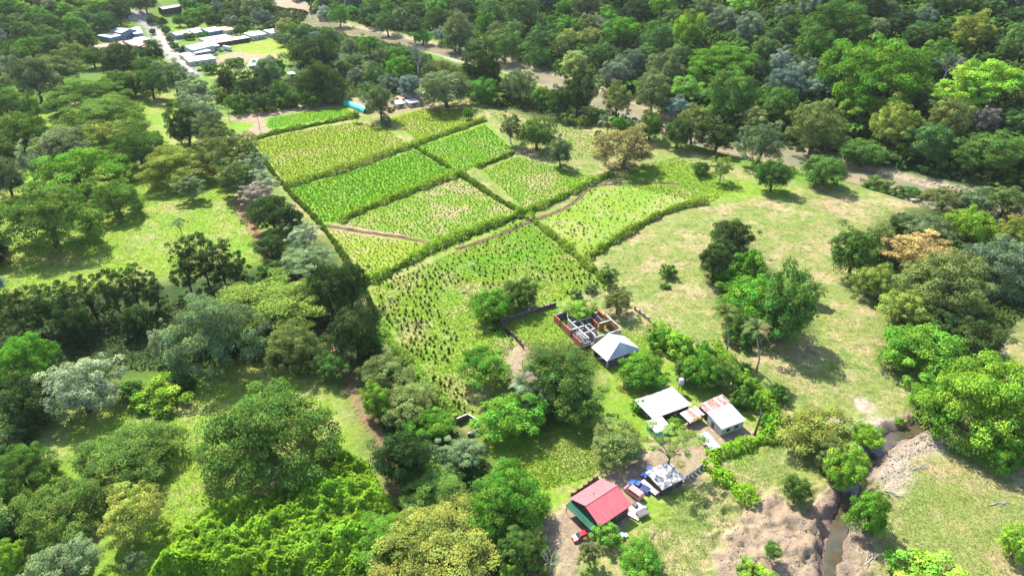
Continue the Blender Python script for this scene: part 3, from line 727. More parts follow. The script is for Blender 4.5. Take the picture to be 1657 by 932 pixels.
(1334,277,82,50,RO,'md','broad low tree on the near bank by the river water'),
(1420,301,58,28,B_,'md','round low shrub at the tip of the gravel bar'),
(1472,313,50,20,B_,'md','flat dark shrub by the gravel bar'),
# village side, right of the road
(510,92,84,58,RO,'dk','big dark tree at the end of the parking field'),
(520,132,80,54,U,'dk','dark layered tree below the big dark tree of the parking field'),
(432,118,52,52,RO,'gy','grey-green tree beside the small white hut'),
(366,132,38,42,RO,'dk','dark tree at the left of the orchard row'),
(392,136,34,44,TK,'dk','middle tree of the orchard row with dark trunk'),
(410,134,30,42,TK,'dk','right tree of the orchard row with dark trunk'),
(452,150,34,36,RO,'md','green tree at the right end of the orchard'),
(385,168,46,30,B_,'md','first shrub of the row above the dirt lane'),
(425,168,46,28,B_,'dk','second shrub of the row above the dirt lane'),
(465,162,46,28,B_,'md','third shrub of the row above the dirt lane'),
(505,163,46,26,B_,'md','fourth shrub of the row above the dirt lane'),
(545,158,46,26,B_,'ol','fifth shrub of the row above the dirt lane'),
(355,155,26,22,B_,'yg','yellowish shrub beside the road below the orchard'),
(576,188,16,20,O_,'md','little tree at the hedge end below the teal tunnel'),
(625,197,22,20,B_,'gy','grey bush at the field corner below the farmhouse'),
(262,36,18,14,B_,'md','hedge bush at the right kerb near the start of the village road'),
(268,50,16,14,B_,'md','hedge bush at the right kerb beside the village lawn'),
(275,64,16,14,B_,'gy','hedge bush at the right kerb left of the blue roofs'),
(283,76,16,13,B_,'md','hedge bush at the right kerb above the small roadside shed'),
(243,34,14,14,B_,'dk','dark bush at the left kerb near the start of the village road'),
(247,52,12,12,B_,'dk','dark bush at the left kerb beside the white-roofed blue house'),
(306,60,22,12,B_,'md','bush in front of the leftmost blue village roof'),
(330,59,20,12,B_,'br','bush between the blue village roofs and the grey-green roof'),
(297,82,18,14,B_,'dk','dark bush beside the small white roadside shed'),
(312,40,26,16,B_,'md','bush on the village lawn behind the blue roofs'),
(290,34,24,18,RO,'md','small tree on the village lawn near the top'),
(345,34,30,24,RO,'dk','dark tree behind the rightmost blue village roof'),
(388,50,22,16,B_,'md','bush behind the long village row'),
(462,66,34,22,B_,'gy','grey-green thicket right of the village lawn'),
(484,78,36,26,RO,'md','tree at the right end of the village lawn'),
(448,108,30,22,B_,'md','bush right of the square white hut'),
(380,102,40,8,B_,'md','low hedge between the dirt car park and the white posts'),
(340,112,26,18,B_,'md','bush beside the lower end of the village road'),
(228,86,34,24,OL,'md','bushy tree right of the big dark round village tree'),
(150,95,44,30,RO,'md','tree left of the big dark round village tree'),
(135,62,40,30,RO,'md','tree left of the long low white-roofed wing'),
(120,85,44,34,OL,'ol','olive tree below the left hill near the brown-roofed house'),
# forest across the river that can be told apart
(1170,100,116,48,U,'br','bright green umbrella tree standing out of the forest front'),
(1320,76,80,64,OL,'md','tall green tree right of the bright umbrella tree in the forest'),
(1420,116,172,92,U,'br','largest umbrella tree in the forest across the river'),
(1600,128,140,48,F_,'lm','wide flat yellow-green crown at the right edge of the forest'),
(1320,206,92,84,OL,'ol','olive tree at the forest front above the river pool'),
(1445,202,80,84,OL,'yg','yellowish tree at the forest front above the gravel bar'),
(1392,172,72,32,F_,'lm','small bright flat crown between the two forest-front trees'),
(1260,172,66,64,RO,'md','green tree left of the olive forest-front tree'),
(1186,160,90,78,RO,'md','rounded tree below the bright umbrella tree'),
(1122,202,64,82,OL,'ol','dusky tree at the forest front right of the cabin'),
(1160,224,64,48,RO,'dk','dark tree at the water below the dusky forest-front tree'),
(1396,248,76,44,RO,'md','low green tree at the water below the small flat crown'),
(1535,196,80,84,OL,'ol','tall olive tree right of the yellowish forest-front tree'),
(1597,192,54,50,O_,'pk','pinkish grey tree at the right of the forest front'),
(1608,246,120,66,OL,'md','broad green tree at the right edge of the forest front'),
(1556,156,96,38,F_,'lm','bright flat crown above the tall olive tree'),
(1575,50,76,54,OL,'yg','bright yellow tree high on the right slope'),
(1356,36,104,60,U,'md','dark umbrella tree high on the slope above the largest one'),
(1114,52,56,64,RO,'lm','bright lime tree on the slope at the top middle'),
(1005,50,60,46,RO,'br','fresh green tree on the slope above the river bend'),
]
TREES = [(r_[0], r_[1], r_[2]*1.25, r_[3]*1.2)+r_[4:] if 'lane' in r_[6] and r_[0] > 295 and 'dirt lane' not in r_[6] else r_ for r_ in TREES]
for r_ in TREES: tree(*r_[:7], name=None, cat='bush' if r_[4] == B_ else 'tree')
bare_tree(678,103,26,48,'leafless pale tree rising behind the white farmhouse')
bare_tree(1522,112,62,52,'wide leafless grey tree beside the largest forest umbrella tree')
bare_tree(974,46,46,34,'leafless grey tree on the slope above the river bend')
bare_tree(890,903,40,40,'leafless grey shrub at the bottom beside the driveway', vb=925)
palm(806,160,173,14,'small palm at the far edge of the upper field',n=12)
palm(982,198,218,15,'thin palm at the river edge by the vivid bush',(.12,.15,.05),12)
palm(1320,470,490,17,'palm peeping over the right side of the island grove')
palm(1175,508,571,21,'left of the two tall palms before the island grove')
palm(1224,535,600,23,'right of the two tall palms before the island grove',(.12,.15,.05))
palm(848,622,668,24,'pale frayed palm beside the leafy tree cluster',(.17,.19,.11),10)
for i,(u_,v_) in enumerate([(350,30),(367,34),(384,38),(398,36),(412,40),(428,36)]):
    palm(u_,v_,v_+11,9,['first','second','third','fourth','fifth','sixth'][i]+' palm from the left behind the long village row',(.07,.10,.035),10,'palms behind the village row')
for i,(u_,v_) in enumerate([(1360,205),(1372,215),(1384,222),(1392,208),(1366,224)]):
    banana(u_,v_,22,'pale broad-leaved banana plant in the clump between the forest-front trees','banana clump across the river')
banana(1250,642,20,'banana plant beside the dark leafy bush in the pasture')
banana(835,508,14,'banana plant in the shade at the garden wall corner')
banana(1190,628,24,'yellowing banana plant behind the rusty sheet roof')
banana(1206,606,20,'banana plant at the far edge of the house garden')
# ------------------------------------------------------------- forest beyond the river, left hill, far woods
PX = [(r_[0], r_[1], r_[2]) for r_ in TREES]
def inp(u, v, poly):
    c = False
    for i in range(len(poly)):
        ax, ay = poly[i-1]; bx, by = poly[i]
        if (ay > v) != (by > v) and u < (bx-ax)*(v-ay)/(by-ay)+ax: c = not c
    return c
FORESTS = [
 ('across the river', [(620,-30),(690,40),(780,82),(880,112),(960,140),(1060,172),(1130,192),(1230,208),(1320,222),(1420,236),(1520,250),(1620,262),(1850,290),(1850,-30)], (40, 78)),
 ('before the river', [(470,42),(510,54),(560,66),(640,78),(720,104),(780,120),(860,140),(930,165),(900,172),(780,160),(720,150),(640,140),(570,150),(480,120),(470,80)], (30, 52)),
 ('behind the village', [(298,-16),(430,-16),(440,14),(470,34),(500,70),(468,62),(440,46),(400,38),(340,36),(300,32)], (30, 38)),
 ('beyond the river bend', [(480,-14),(640,-14),(690,34),(760,72),(700,66),(600,42),(520,22)], (32, 52)),
 ('on the left hill', [(-150,-20),(250,-20),(252,4),(205,14),(160,50),(140,95),(60,110),(-150,120)], (28, 54)),
 ('at the left edge', [(-150,130),(-40,150),(-40,560),(-60,900),(-150,900)], (60, 110)),
]
SLOTS = [(705,80),(730,86),(755,92),(850,112),(875,120),(900,130),(925,142),(950,152),(970,162),(1035,180),(1060,190),(1085,202),(1270,246),(1300,254),(1325,262),(1400,285),(1440,298),(1480,306),(1520,308),(1560,312),(455,6),(480,18),(500,28),(560,42)]   # where the photograph shows open river
BANDS = ['topmost', 'high', 'midway', 'low', 'foremost']
HP = ['at the left', 'left of centre', 'in the centre', 'right of centre', 'at the right']
rngF = random.Random(11); FT = []
CN = {'dk': 'dark green', 'md': 'green', 'br': 'fresh green', 'lm': 'bright lime', 'yg': 'yellow-green', 'ol': 'olive', 'gy': 'grey-green', 'um': 'deep green', 'bl': 'blue-grey', 'sv': 'silvery', 'bn': 'brownish'}
SN = {'umbrella': 'umbrella-shaped', 'flat': 'flat-topped', 'round': 'rounded', 'olive': 'bushy', 'tall': 'tall', 'open': 'loose-leaved'}
for fname, poly, (w0, w1) in FORESTS:
    us = [q[0] for q in poly]; vs_ = [q[1] for q in poly]; u0, u1, v0, v1 = min(us), max(us), min(vs_), max(vs_); got = []
    for _ in range(2600):
        u = rngF.uniform(u0, u1); v = rngF.uniform(v0, v1)
        if not inp(u, v, poly) or u > 1740 or u < -90: continue
        wv = (w0+(w1-w0)*(v-v0)/(v1-v0))*rngF.uniform(.7, 1.3)
        if any(math.hypot(u-a, (v-b)/.62) < (wv+c)*.345 for a, b, c in got): continue
        if any(math.hypot(u-a, (v-b)/.7) < (wv*.3+c*.42) for a, b, c in PX): continue
        if any(abs(u-a) < wv*.5+5 and -wv*.30 < v-b < wv*.46+4 for a, b in SLOTS): continue
        got.append((u, v, wv))
        st = rngF.choices(['umbrella', 'round', 'olive', 'tall', 'open', 'flat'], [20, 28, 28, 8, 10, 6])[0]
        cl = rngF.choices(['dk', 'md', 'br', 'ol', 'gy', 'um', 'yg', 'lm', 'bl', 'sv', 'bn'], [12, 26, 14, 11, 14, 14, 6, 3, 5, 2, 1])[0]
        lab = f"{CN[cl]} {SN[st]} tree, {BANDS[min(4, int((v-v0)/(v1-v0)*5))]}, {HP[min(4, int((u-u0)/(u1-u0)*5))]} of the woods {fname}"
        FT.append((u, v, wv, wv*rngF.uniform(.62, .95), st, cl, lab, 'woodland trees '+fname))
ORD = ['leftmost', 'second', 'third', 'fourth', 'fifth', 'sixth']
BY = {}
for r_ in sorted(FT): BY.setdefault(r_[6], []).append(r_)
for lab, rs in BY.items():
    for i, r_ in enumerate(rs): tree(*r_[:6], (ORD[i]+' '+lab) if len(rs) > 1 and i < 6 else lab, r_[7], name='forest_tree', gain=1.02, cool=1.5)  # raised blue puts distance haze into the woodland leaf colour
# ------------------------------------------------------------- ground cover and crops (nobody could count these)
def scatter(poly, n, rng):
    P = np.array(poly); lo = P.min(0); hi = P.max(0); out = []; tot = 0
    while tot < n:
        q = rng.uniform(lo, hi, (n*2, 2)); k = inpoly(q[:, 0].copy(), q[:, 1].copy(), poly, .01) > .5; out.append(q[k]); tot += k.sum()
        if len(out) > 60: break
    return np.concatenate(out)[:n]
def tufts(name, pts, h, wd, colr, k, rng, label, lean=.7, zoff=0.0, cat='crop', dens_noise=None, jit=.3):
    """little plants of k upright-splayed leaves each, one mesh"""
    x, y = pts[:, 0], pts[:, 1]
    if dens_noise:
        m = fbm(x/dens_noise, y/dens_noise, 3, 91) > rng.uniform(.15, .62, len(x)); x, y = x[m], y[m]
        if np.ndim(colr) == 2: colr = colr[m]
    n = len(x); z = terrain(x, y)+zoff; hh = h*rng.uniform(.55, 1.4, n)
    base = np.repeat(np.stack([x, y, z], 1), k, 0); hk = np.repeat(hh, k); a = rng.uniform(0, 6.283, n*k)
    d = np.stack([np.cos(a), np.sin(a), np.zeros(n*k)], 1); pr = np.stack([-np.sin(a), np.cos(a), np.zeros(n*k)], 1); w_ = (wd*rng.uniform(.6, 1.4, n*k))[:, None]; l_ = (lean*rng.uniform(.4, 1.3, n*k))[:, None]
    up = np.array([0, 0, 1.0]); H = hk[:, None]
    V = np.stack([base-pr*w_*.25, base+d*H*l_*.5+up*H*.7-pr*w_*.5, base+d*H*l_*1.2+up*H*.85, base+d*H*l_*.5+up*H*.7+pr*w_*.5], 1).reshape(-1, 3)
    F = np.arange(4*n*k).reshape(-1, 4); tv = np.repeat(np.repeat(rng.uniform(1-jit, 1+jit, n), k)*rng.uniform(.85, 1.15, n*k), 4)
    cc = np.repeat(np.repeat(colr if np.ndim(colr) == 2 else np.tile(colr, (n, 1)), k, 0), 4, 0)
    T = np.stack([tv, np.repeat(np.repeat(.5+rng.normal(size=n)*.012, k), 4), tv*0], 1)
    o = link(name, npmesh(name, V, F, M['crop'], T, cc)); o['kind'] = 'stuff'; return tag(o, label, cat)
def W(poly): return [G(*p) for p in poly]
rg = np.random.default_rng(5)
def rows(poly, sp, ang, rng, jit=.25):
    P = np.array(poly); c = P.mean(0); Rm = max(np.linalg.norm(P-c, axis=1)); g = np.arange(-Rm, Rm, sp)
    a, b = np.meshgrid(g, g*1.0); a = a.ravel()+rng.normal(size=a.size)*sp*jit; b = b.ravel()+rng.normal(size=b.size)*sp*jit
    q = np.stack([c[0]+a*math.cos(ang)-b*math.sin(ang), c[1]+a*math.sin(ang)+b*math.cos(ang)], 1)
    return q[inpoly(q[:, 0].copy(), q[:, 1].copy(), poly, .01) > .5]
ANG = .62
FLD = [
 ([(408,232),(470,215),(575,198),(622,206),(660,235),(560,269),(464,298)], 1.35, .62, 1.0, (.125,.165,.022), 'yellow-green crop rows in the field below the teal tunnel'),
 ([(466,307),(560,281),(672,243),(735,282),(680,302),(600,329),(540,360),(524,360)], 1.25, .7, 1.05, (.080,.175,.014), 'bright green leafy crop filling the middle left field'),
 ([(550,362),(600,338),(748,290),(838,345),(780,369),(700,394),(690,387),(600,372)], 1.5, .55, .8, (.085,.14,.02), 'thin patchy crop in the field above the ditch'),
 ([(524,370),(600,382),(697,397),(594,454),(562,420)], 1.6, .5, .8, (.12,.17,.02), 'weedy green crop in the corner field below the short ditch'),
 ([(680,238),(785,203),(830,245),(770,269),(748,280)], 1.3, .65, .95, (.080,.160,.016), 'green leafy crop in the field left of the field-island trees'),
 ([(780,277),(835,253),(900,270),(955,286),(900,319),(852,340)], 1.4, .55, .85, (.095,.15,.025), 'pale patchy crop in the field right of the central hedge'),
 ([(633,192),(680,178),(758,177),(776,195),(678,230)], 1.4, .65, .95, (.12,.165,.024), 'yellow-green crop below the white farmhouse'),
 ([(790,180),(870,185),(955,215),(972,255),(915,262),(850,240)], 1.9, .5, .8, (.11,.14,.03), 'scrubby pale plants in the field by the river trees'),
 ([(434,192),(558,172),(572,187),(432,209)], 1.2, .5, .9, (.095,.19,.02), 'light green crop strip beside the dirt lane'),
]
for poly, sp_, h_, wd_, c_, lab in FLD:
    tufts('crop_rows', rows(W(poly), sp_, ANG, rg), h_*.75, wd_*.8, np.array(c_)*np.array((1.35, 1.5, .9)), 4, rg, lab, .9)
q = rows(W([(875,356),(935,328),(952,306),(1098,303),(1135,328),(1060,346),(952,416)]), 2.6, ANG, rg, .45)
tufts('field_weeds', q, .45, .7, np.array((.10,.17,.02)), 4, rg, 'green weeds in the field inside the long curved ditch')
# dark bushes dotted over the near field: countable, the largest 300 are things of their own
rb = random.Random(21); PB = []
NEAR = [(600,468),(700,408),(745,408),(850,358),(955,445),(970,462),(900,488),(870,492),(810,518),(840,560),(830,600),(800,655),(750,675),(690,615),(615,520)]
VO = [(760,500,45),(842,478,38),(785,592,56),(868,470,10)]
for _ in range(6000):
    u = rb.uniform(595, 985); v = rb.uniform(355, 680)
    if not inp(u, v, NEAR): continue
    p_ = float(fbm(np.array([u/42]), np.array([v/26]), 3, 61)[0])
    if p_ < .40+.16*rb.random(): continue
    if any(math.hypot(u-a, v-b) < r for a, b, r in VO): continue
    if any(math.hypot(u-a, (v-b)*1.3) < 6.2 for a, b in PB): continue
    PB.append((u, v))
PB.sort(key=lambda q: -q[1])
def scrub_mesh(seed):
    rng = np.random.default_rng(seed); n = 64; d = rng.normal(size=(n, 3)); d[:, 2] = np.abs(d[:, 2]); d /= np.linalg.norm(d, axis=1, keepdims=True)
    C = d*rng.uniform(.45, 1, (n, 1))*np.array([.55, .55, 1.05]); C[:, 2] += .12
    V, F, T = leaves(C, d+rng.normal(size=(n, 3))*.4+np.array([0, 0, .3]), rng.uniform(.22, .5, n), rng, np.stack([rng.uniform(.7, 1.35, n), np.full(n, .5), np.zeros(n)], 1))
    return V, F, T
SCR = [scrub_mesh(k) for k in range(5)]; SCM = [npmesh('crop_bush', *s[:2], M['leaf'], s[2]) for s in SCR]
for i, (u, v) in enumerate(PB[:300]):
    x, y, z, s = hit(u, v); o = link('crop_bush', SCM[i % 5]); o.location = (x, y, z-.05); o.rotation_euler = (0, 0, rb.uniform(0, 6.28)); q = rb.uniform(.6, 1.0); o.scale = (q, q, q*rb.uniform(.9, 1.35))
    o.color = (*[c*rb.uniform(.8, 1.2) for c in (.034, .050, .014)], 1)
    tag(o, 'small dark upright bush dotted over the near field left of the ruin', 'bush', 'dark bushes dotted over the near field')
VV, FF, TT, CC, n0 = [], [], [], [], 0
rest = [(u, v) for u, v in PB[300:]]
for _ in range(160):
    u = rb.uniform(880, 1120); v = rb.uniform(300, 420)
    if inp(u, v, [(880,352),(935,330),(952,306),(1010,306),(1000,350),(950,414)]): rest.append((u, v))
for k in range(70):
    f = k/70; rest.append((705+f*150+rb.uniform(-4, 4), 405-f*55+rb.uniform(-4, 3)))
for i, (u, v) in enumerate(rest):
    x, y, z, s = hit(u, v); V, F, T = SCR[i % 5]; q = rb.uniform(.5, .85); VV.append(V*q+np.array([x, y, z])); FF.append(F+n0); TT.append(T); n0 += len(V); CC.append(np.tile((.036, .055, .015), (len(V), 1)))
if VV:
    o = link('crop_bushes', npmesh('crop_bushes', np.concatenate(VV), np.concatenate(FF), M['crop'], np.concatenate(TT), np.concatenate(CC))); o['kind'] = 'stuff'
    tag(o, 'farther dark bushes dotted along the ditch and the next field', 'bushes')
# pasture grass, one sward, coloured like the ground below it
def sward(name, poly, n, h, wd, label, dn=None, mulc=1.0, lean=.8):
    q = scatter(W(poly), n, rg); c, dr, cl = ground(q[:, 0].copy(), q[:, 1].copy()); keep = (c[:, 1] > c[:, 0]*.95) & (rg.random(len(q)) > dr*.45); q, c = q[keep], c[keep]
    tufts(name, q, h*.6, wd*.8, c*mulc*1.3, 2, rg, label, lean, cat='grass', dens_noise=dn)
sward('grass', [(-60,330),(120,300),(300,260),(400,330),(430,420),(330,420),(200,470),(-60,480)], 16000, .35, .5, 'bright grass of the sunny left pasture')
sward('grass', [(200,640),(320,600),(420,620),(640,790),(560,760),(420,780),(280,880),(240,932),(180,932),(300,760)], 9000, .22, .4, 'grass of the lower left clearing')
sward('grass', [(600,470),(850,355),(985,460),(810,520),(860,600),(745,690),(690,620)], 24000, .38, .45, 'rough grass between the dark bushes of the near field', mulc=.9)
sward('grass', [(812,525),(895,498),(960,545),(1060,520),(1060,580),(960,600),(850,566)], 6000, .3, .5, 'tall grass of the walled ruin garden', mulc=1.1)
sward('grass', [(820,720),(960,690),(1010,720),(960,770),(860,800)], 6500, .28, .45, 'weedy grass between the vivid round tree and the driveway')
sward('grass', [(960,440),(1140,340),(1300,310),(1480,340),(1380,420),(1450,600),(1460,660),(1250,660),(1060,520)], 22000, .25, .45, 'short dry grass of the right pasture', dn=14, mulc=1.1)
sward('grass', [(1030,860),(1130,780),(1250,720),(1300,800),(1200,830),(1120,932),(1050,932)], 7000, .2, .35, 'grass below the airy yard tree', mulc=1.15)
sward('grass', [(1420,780),(1480,740),(1600,740),(1657,800),(1657,932),(1420,932)], 10000, .2, .35, 'grass of the creek meadow at the lower right', mulc=1.15)
sward('grass', [(990,275),(1100,255),(1200,300),(1150,330),(1000,300)], 5000, .5, .8, 'lush grass around the ditch head')
# vine slope and undergrowth
def mound(name, poly, n, size, hmax, colr, label, sc_=9, cat='undergrowth', shell=.6):
    q = scatter(W(poly), n, rg); x, y = q[:, 0], q[:, 1]; edge = inpoly(x.copy(), y.copy(), W(poly), 8)
    n1 = fbm(x/sc_, y/sc_, 3, 41); e = .7
    hf = lambda a, b: hmax*(np.clip((fbm(a/sc_, b/sc_, 4, 41)-.22)*1.4, 0, 1.2)+.22*(1-np.abs(fbm(a/2.6, b/2.6, 2, 45)-.5)*4))
    gx = (hf(x+e, y)-hf(x-e, y))/(2*e); gy = (hf(x, y+e)-hf(x, y-e))/(2*e)
    z = terrain(x, y)+hf(x, y)*np.clip((edge-.5)*2+.15, 0, 1)+rg.uniform(-shell, .35, n)
    N = np.stack([-gx, -gy, np.ones(n)], 1)+rg.normal(size=(n, 3))*.48
    lob = .55+.9*fbm(x/3, y/3, 3, 43)
    V, F, T = leaves(np.stack([x, y, z], 1), N, size*rg.uniform(.6, 1.4, n), rg, np.stack([lob*rg.uniform(.75, 1.25, n), .5+(n1-.5)*.05, n1*0], 1))
    o = link(name, npmesh(name, V, F, M['crop'], T, np.tile(colr, (len(V), 1)))); o['kind'] = 'stuff'; tag(o, label, cat)
mound('climbing_vines', [(236,945),(278,866),(360,812),(432,803),(500,770),(560,735),(598,752),(622,800),(660,850),(700,945)], 40000, .72, 6.5, (.195,.34,.032), 'bright green blanket of vines on the slope at the bottom left', 7, 'vines')
mound('undergrowth', [(600,-40),(720,60),(830,97),(960,142),(1060,178),(1130,208),(1240,232),(1340,255),(1420,268),(1520,288),(1620,305),(1900,350),(1900,-40)], 40000, 3.2, 9, (0.07, 0.14, 0.031), 'dark undergrowth of the forest across the river', 20)
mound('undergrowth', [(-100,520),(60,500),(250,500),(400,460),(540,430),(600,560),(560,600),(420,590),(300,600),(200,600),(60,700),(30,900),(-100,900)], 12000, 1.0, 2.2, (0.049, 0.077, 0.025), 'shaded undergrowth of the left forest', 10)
mound('undergrowth', [(340,140),(480,128),(560,120),(640,110),(700,100),(780,118),(880,150),(1000,190),(1080,215),(1040,222),(960,205),(860,182),(760,165),(560,158),(480,168),(360,178)], 12000, 1.8, 4.5, (0.063, 0.105, 0.031), 'undergrowth between the village orchard and the near river bank', 14)
mound('undergrowth', [(455,40),(500,46),(560,60),(640,74),(700,92),(700,105),(600,90),(500,82),(470,66)], 5000, 2.0, 6, (.06,.105,.03), 'bank scrub between the village lawn and the river bend', 12)
mound('undergrowth', [(-150,-20),(190,-20),(215,25),(160,50),(150,90),(60,120),(-150,130)], 9000, 2.8, 5, (.06,.085,.03), 'scrub on the left hill above the village', 18)
mound('undergrowth', [(300,-14),(680,-14),(700,60),(600,45),(500,20),(470,60),(430,34),(330,30)], 9000, 3, 6, (.04,.065,.024), 'scrub of the far woods at the top', 18)
mound('undergrowth', [(1400,420),(1470,350),(1700,320),(1700,480),(1600,560),(1450,580),(1440,500)], 9000, 1.1, 3, (0.07, 0.112, 0.028), 'undergrowth of the right grove', 10)
mound('undergrowth', [(580,560),(640,600),(740,700),(800,770),(880,900),(600,932),(650,800)], 10000, .8, 2.2, (0.063, 0.112, 0.028), 'undergrowth of the strip between the red track and the field', 8)
# stones on the gravel and along the creek
def stones(poly, n, smin, smax, label):
    q = scatter(W(poly), n, rg); m = len(q); s_ = rg.uniform(smin, smax, m)*rg.uniform(.5, 1, m); z = terrain(q[:, 0], q[:, 1])
    base = np.array([(1,0,0),(0,1,0),(-1,0,0),(0,-1,0),(0,0,.7),(0,0,-.4)]); fc = np.array([(0,1,4),(1,2,4),(2,3,4),(3,0,4),(1,0,5),(2,1,5),(3,2,5),(0,3,5)])
    V = (base[None]*(s_[:, None, None])*rg.uniform(.6, 1.3, (m, 6, 3)))+np.stack([q[:, 0], q[:, 1], z], 1)[:, None]
    F = (fc[None]+np.arange(m)[:, None, None]*6).reshape(-1, 3); o = link('stones', npmesh('stones', V.reshape(-1, 3), F, M['pebble'])); o['kind'] = 'stuff'; tag(o, label, 'stones')
M['pebble'] = mat('pebble', (.36, .285, .21), .9, noise=(.8, (.24, .185, .135), .4, .62))
stones([(1400,740),(1440,700),(1490,690),(1550,698),(1555,722),(1520,732),(1470,745),(1480,770),(1450,800),(1425,790)], 1500, .12, .42, 'stones scattered on the gravel beside the creek pool')
stones([(1180,850),(1235,800),(1300,835),(1325,800),(1360,800),(1400,800),(1400,932),(1160,932)], 900, .08, .3, 'loose stones and clods on the bare earth bank of the creek')
stones([(1380,284),(1420,280),(1500,294),(1570,310),(1490,324),(1440,312)], 900, .3, 1.0, 'boulders scattered on the river gravel bar')
# hedges
HED = [
 ([(408,228),(450,215),(530,200),(573,190)], 2.2, 2.6, (.07,.125,.022), 'trimmed hedge along the top of the yellow-green field'),
 ([(462,302),(560,275),(640,247),(672,235)], 3.0, 3.4, (.10,.15,.04), 'cane hedge between the yellow-green and the bright green field'),
 ([(548,360),(600,335),(680,306),(745,283)], 2.6, 3.0, (.10,.15,.035), 'cane hedge between the bright green field and the patchy field'),
 ([(590,462),(650,432),(700,402),(780,372),(850,345)], 2.6, 3.2, (.085,.145,.03), 'thick hedge from the forest edge to the central crossing'),
 ([(850,345),(900,326),(950,300),(990,284)], 2.6, 3.2, (.085,.15,.03), 'thick hedge from the central crossing to the brownish tree'),
 ([(672,238),(720,268),(752,288),(800,320),(846,346)], 1.8, 1.9, (.055,.10,.022), 'dark thin hedge from the upper field corner to the central crossing'),
 ([(856,352),(910,395),(950,430),(985,460)], 2.4, 2.4, (.09,.14,.035), 'hedge from the central crossing down to the ruin path'),
 ([(950,420),(1000,387),(1060,352),(1100,336),(1142,328)], 2.4, 2.9, (.09,.13,.035), 'curving cane hedge at the edge of the dry pasture'),
 ([(676,234),(740,211),(785,195)], 2.6, 2.8, (.09,.145,.035), 'hedge below the small egg-shaped tree in the upper fields'),
 ([(772,272),(832,248)], 1.8, 2.0, (.075,.12,.03), 'short hedge left of the field-island trees'),
 ([(405,234),(462,306),(524,368),(588,462),(612,522)], 1.3, 1.4, (.04,.07,.02), 'low fence hedge along the left side of the fields'),
 ([(614,528),(652,580),(692,626),(740,682)], 2.4, 2.0, (.10,.165,.05), 'pale leafy hedge along the left side of the bush-dotted field'),
 ([(1058,528),(1090,552),(1126,582)], 3.4, 3.0, (.10,.19,.025), 'bright hedge behind the pale wall right of the pavilion'),
 ([(1150,560),(1200,612),(1240,650),(1258,694)], 3.0, 2.6, (.10,.18,.03), 'bright hedge along the pasture side of the house garden'),
 ([(1256,704),(1205,722),(1146,742)], 3.2, 3.0, (.10,.19,.025), 'leafy live fence below the dead trunk'),
 ([(1144,748),(1180,785),(1224,818)], 3.2, 3.0, (.10,.19,.025), 'leafy live fence running down to the bare earth'),
]
rh = np.random.default_rng(8)
for pl, wd, ht, c_, lab in HED:
    wd *= 1.6; ht *= 1.0; c_ = (c_[0]*1.85, c_[1]*1.9, c_[2]*1.0)
    p_ = dens(smooth_pl([G(*q) for q in pl], 1), .5); P = np.array(p_); L = len(P)*.5; n = int(L*80)
    i = rh.integers(0, len(P)-1, n); fr = rh.random((n, 1)); B0 = P[i]*(1-fr)+P[i+1]*fr; T0 = P[i+1]-P[i]; T0 /= np.linalg.norm(T0, axis=1, keepdims=True)+1e-9
    a = rh.uniform(-.25, math.pi+.25, n); rad = rh.uniform(.6, 1.05, n); var = np.clip(.05+1.75*fbm(B0[:, 0]/3.2, B0[:, 1]/3.2, 3, 15), .25, 1.6)
    off = np.cos(a)*rad*wd*.5*var; z = terrain(B0[:, 0], B0[:, 1])+np.clip(np.sin(a)*rad, 0, 2)*ht*var+rh.uniform(0, .3, n)
    nrm = np.stack([-T0[:, 1], T0[:, 0]], 1); C = np.concatenate([B0+nrm*off[:, None], z[:, None]], 1)
    N = np.concatenate([nrm*np.cos(a)[:, None], np.sin(a)[:, None]+.4], 1)+rh.normal(size=(n, 3))*.5
    V, F, T = leaves(C, N, .7*rh.uniform(.5, 1.6, n), rh, np.stack([rh.uniform(.65, 1.35, n)*(.75+.5*fbm(B0[:, 0]/4, B0[:, 1]/4, 2, 16)), np.full(n, .5), np.zeros(n)], 1), .45)
    tag(link('hedge', npmesh('hedge', V, F, M['crop'], T, np.tile(c_, (len(V), 1)))), lab, 'hedge', 'hedges between fields and gardens')
# ------------------------------------------------------------- buildings
M['white_metal'] = mat('white_roof_metal', (.46, .475, .49), .5, .0, .4, noise=(.35, (.38, .385, .39), .4, .75))
M['grey_metal'] = mat('galvanised_roof', (.30, .35, .40), .5, .1, .4, noise=(.5, (.42, .45, .47), .45, .6))
M['blue_metal'] = mat('pale_blue_roof', (.24, .33, .42), .5, .1, .4, noise=(.3, (.36, .42, .48), .4, .6))
M['red_roof'] = mat('red_painted_roof', (.46, .10, .11), .42, .0, .5, noise=(.4, (.40, .095, .10), .45, .7))
M['rust'] = mat('rusty_roof', (.20, .095, .075), .8, .1, .3, noise=(1.4, (.36, .24, .20), .42, .62))
M['rustred'] = mat('rust_red_sheet', (.30, .115, .085), .75, .1, .3, noise=(1.2, (.40, .22, .18), .42, .65))
M['weathered'] = mat('weathered_roof', (.40, .39, .375), .6, .0, .4, noise=(.9, (.13, .12, .11), .47, .60))
M['brown_roof'] = mat('brown_roof', (.30, .16, .11), .8, noise=(.6, (.40, .25, .18), .4, .65))
M['vred'] = mat('village_red_roof', (.48, .11, .075), .6, noise=(.4, (.40, .12, .09), .4, .65))
M['green_roof'] = mat('green_awning', (.022, .085, .05), .8, .0, .1, noise=(.8, (.03, .10, .06), .4, .6))
M['greygreen'] = mat('grey_green_roof', (.40, .43, .34), .6, noise=(.5, (.5, .5, .44), .4, .6))
M['white_wall'] = mat('white_wall', (.42, .41, .40), .85, noise=(.8, (.34, .33, .31), .45, .7))
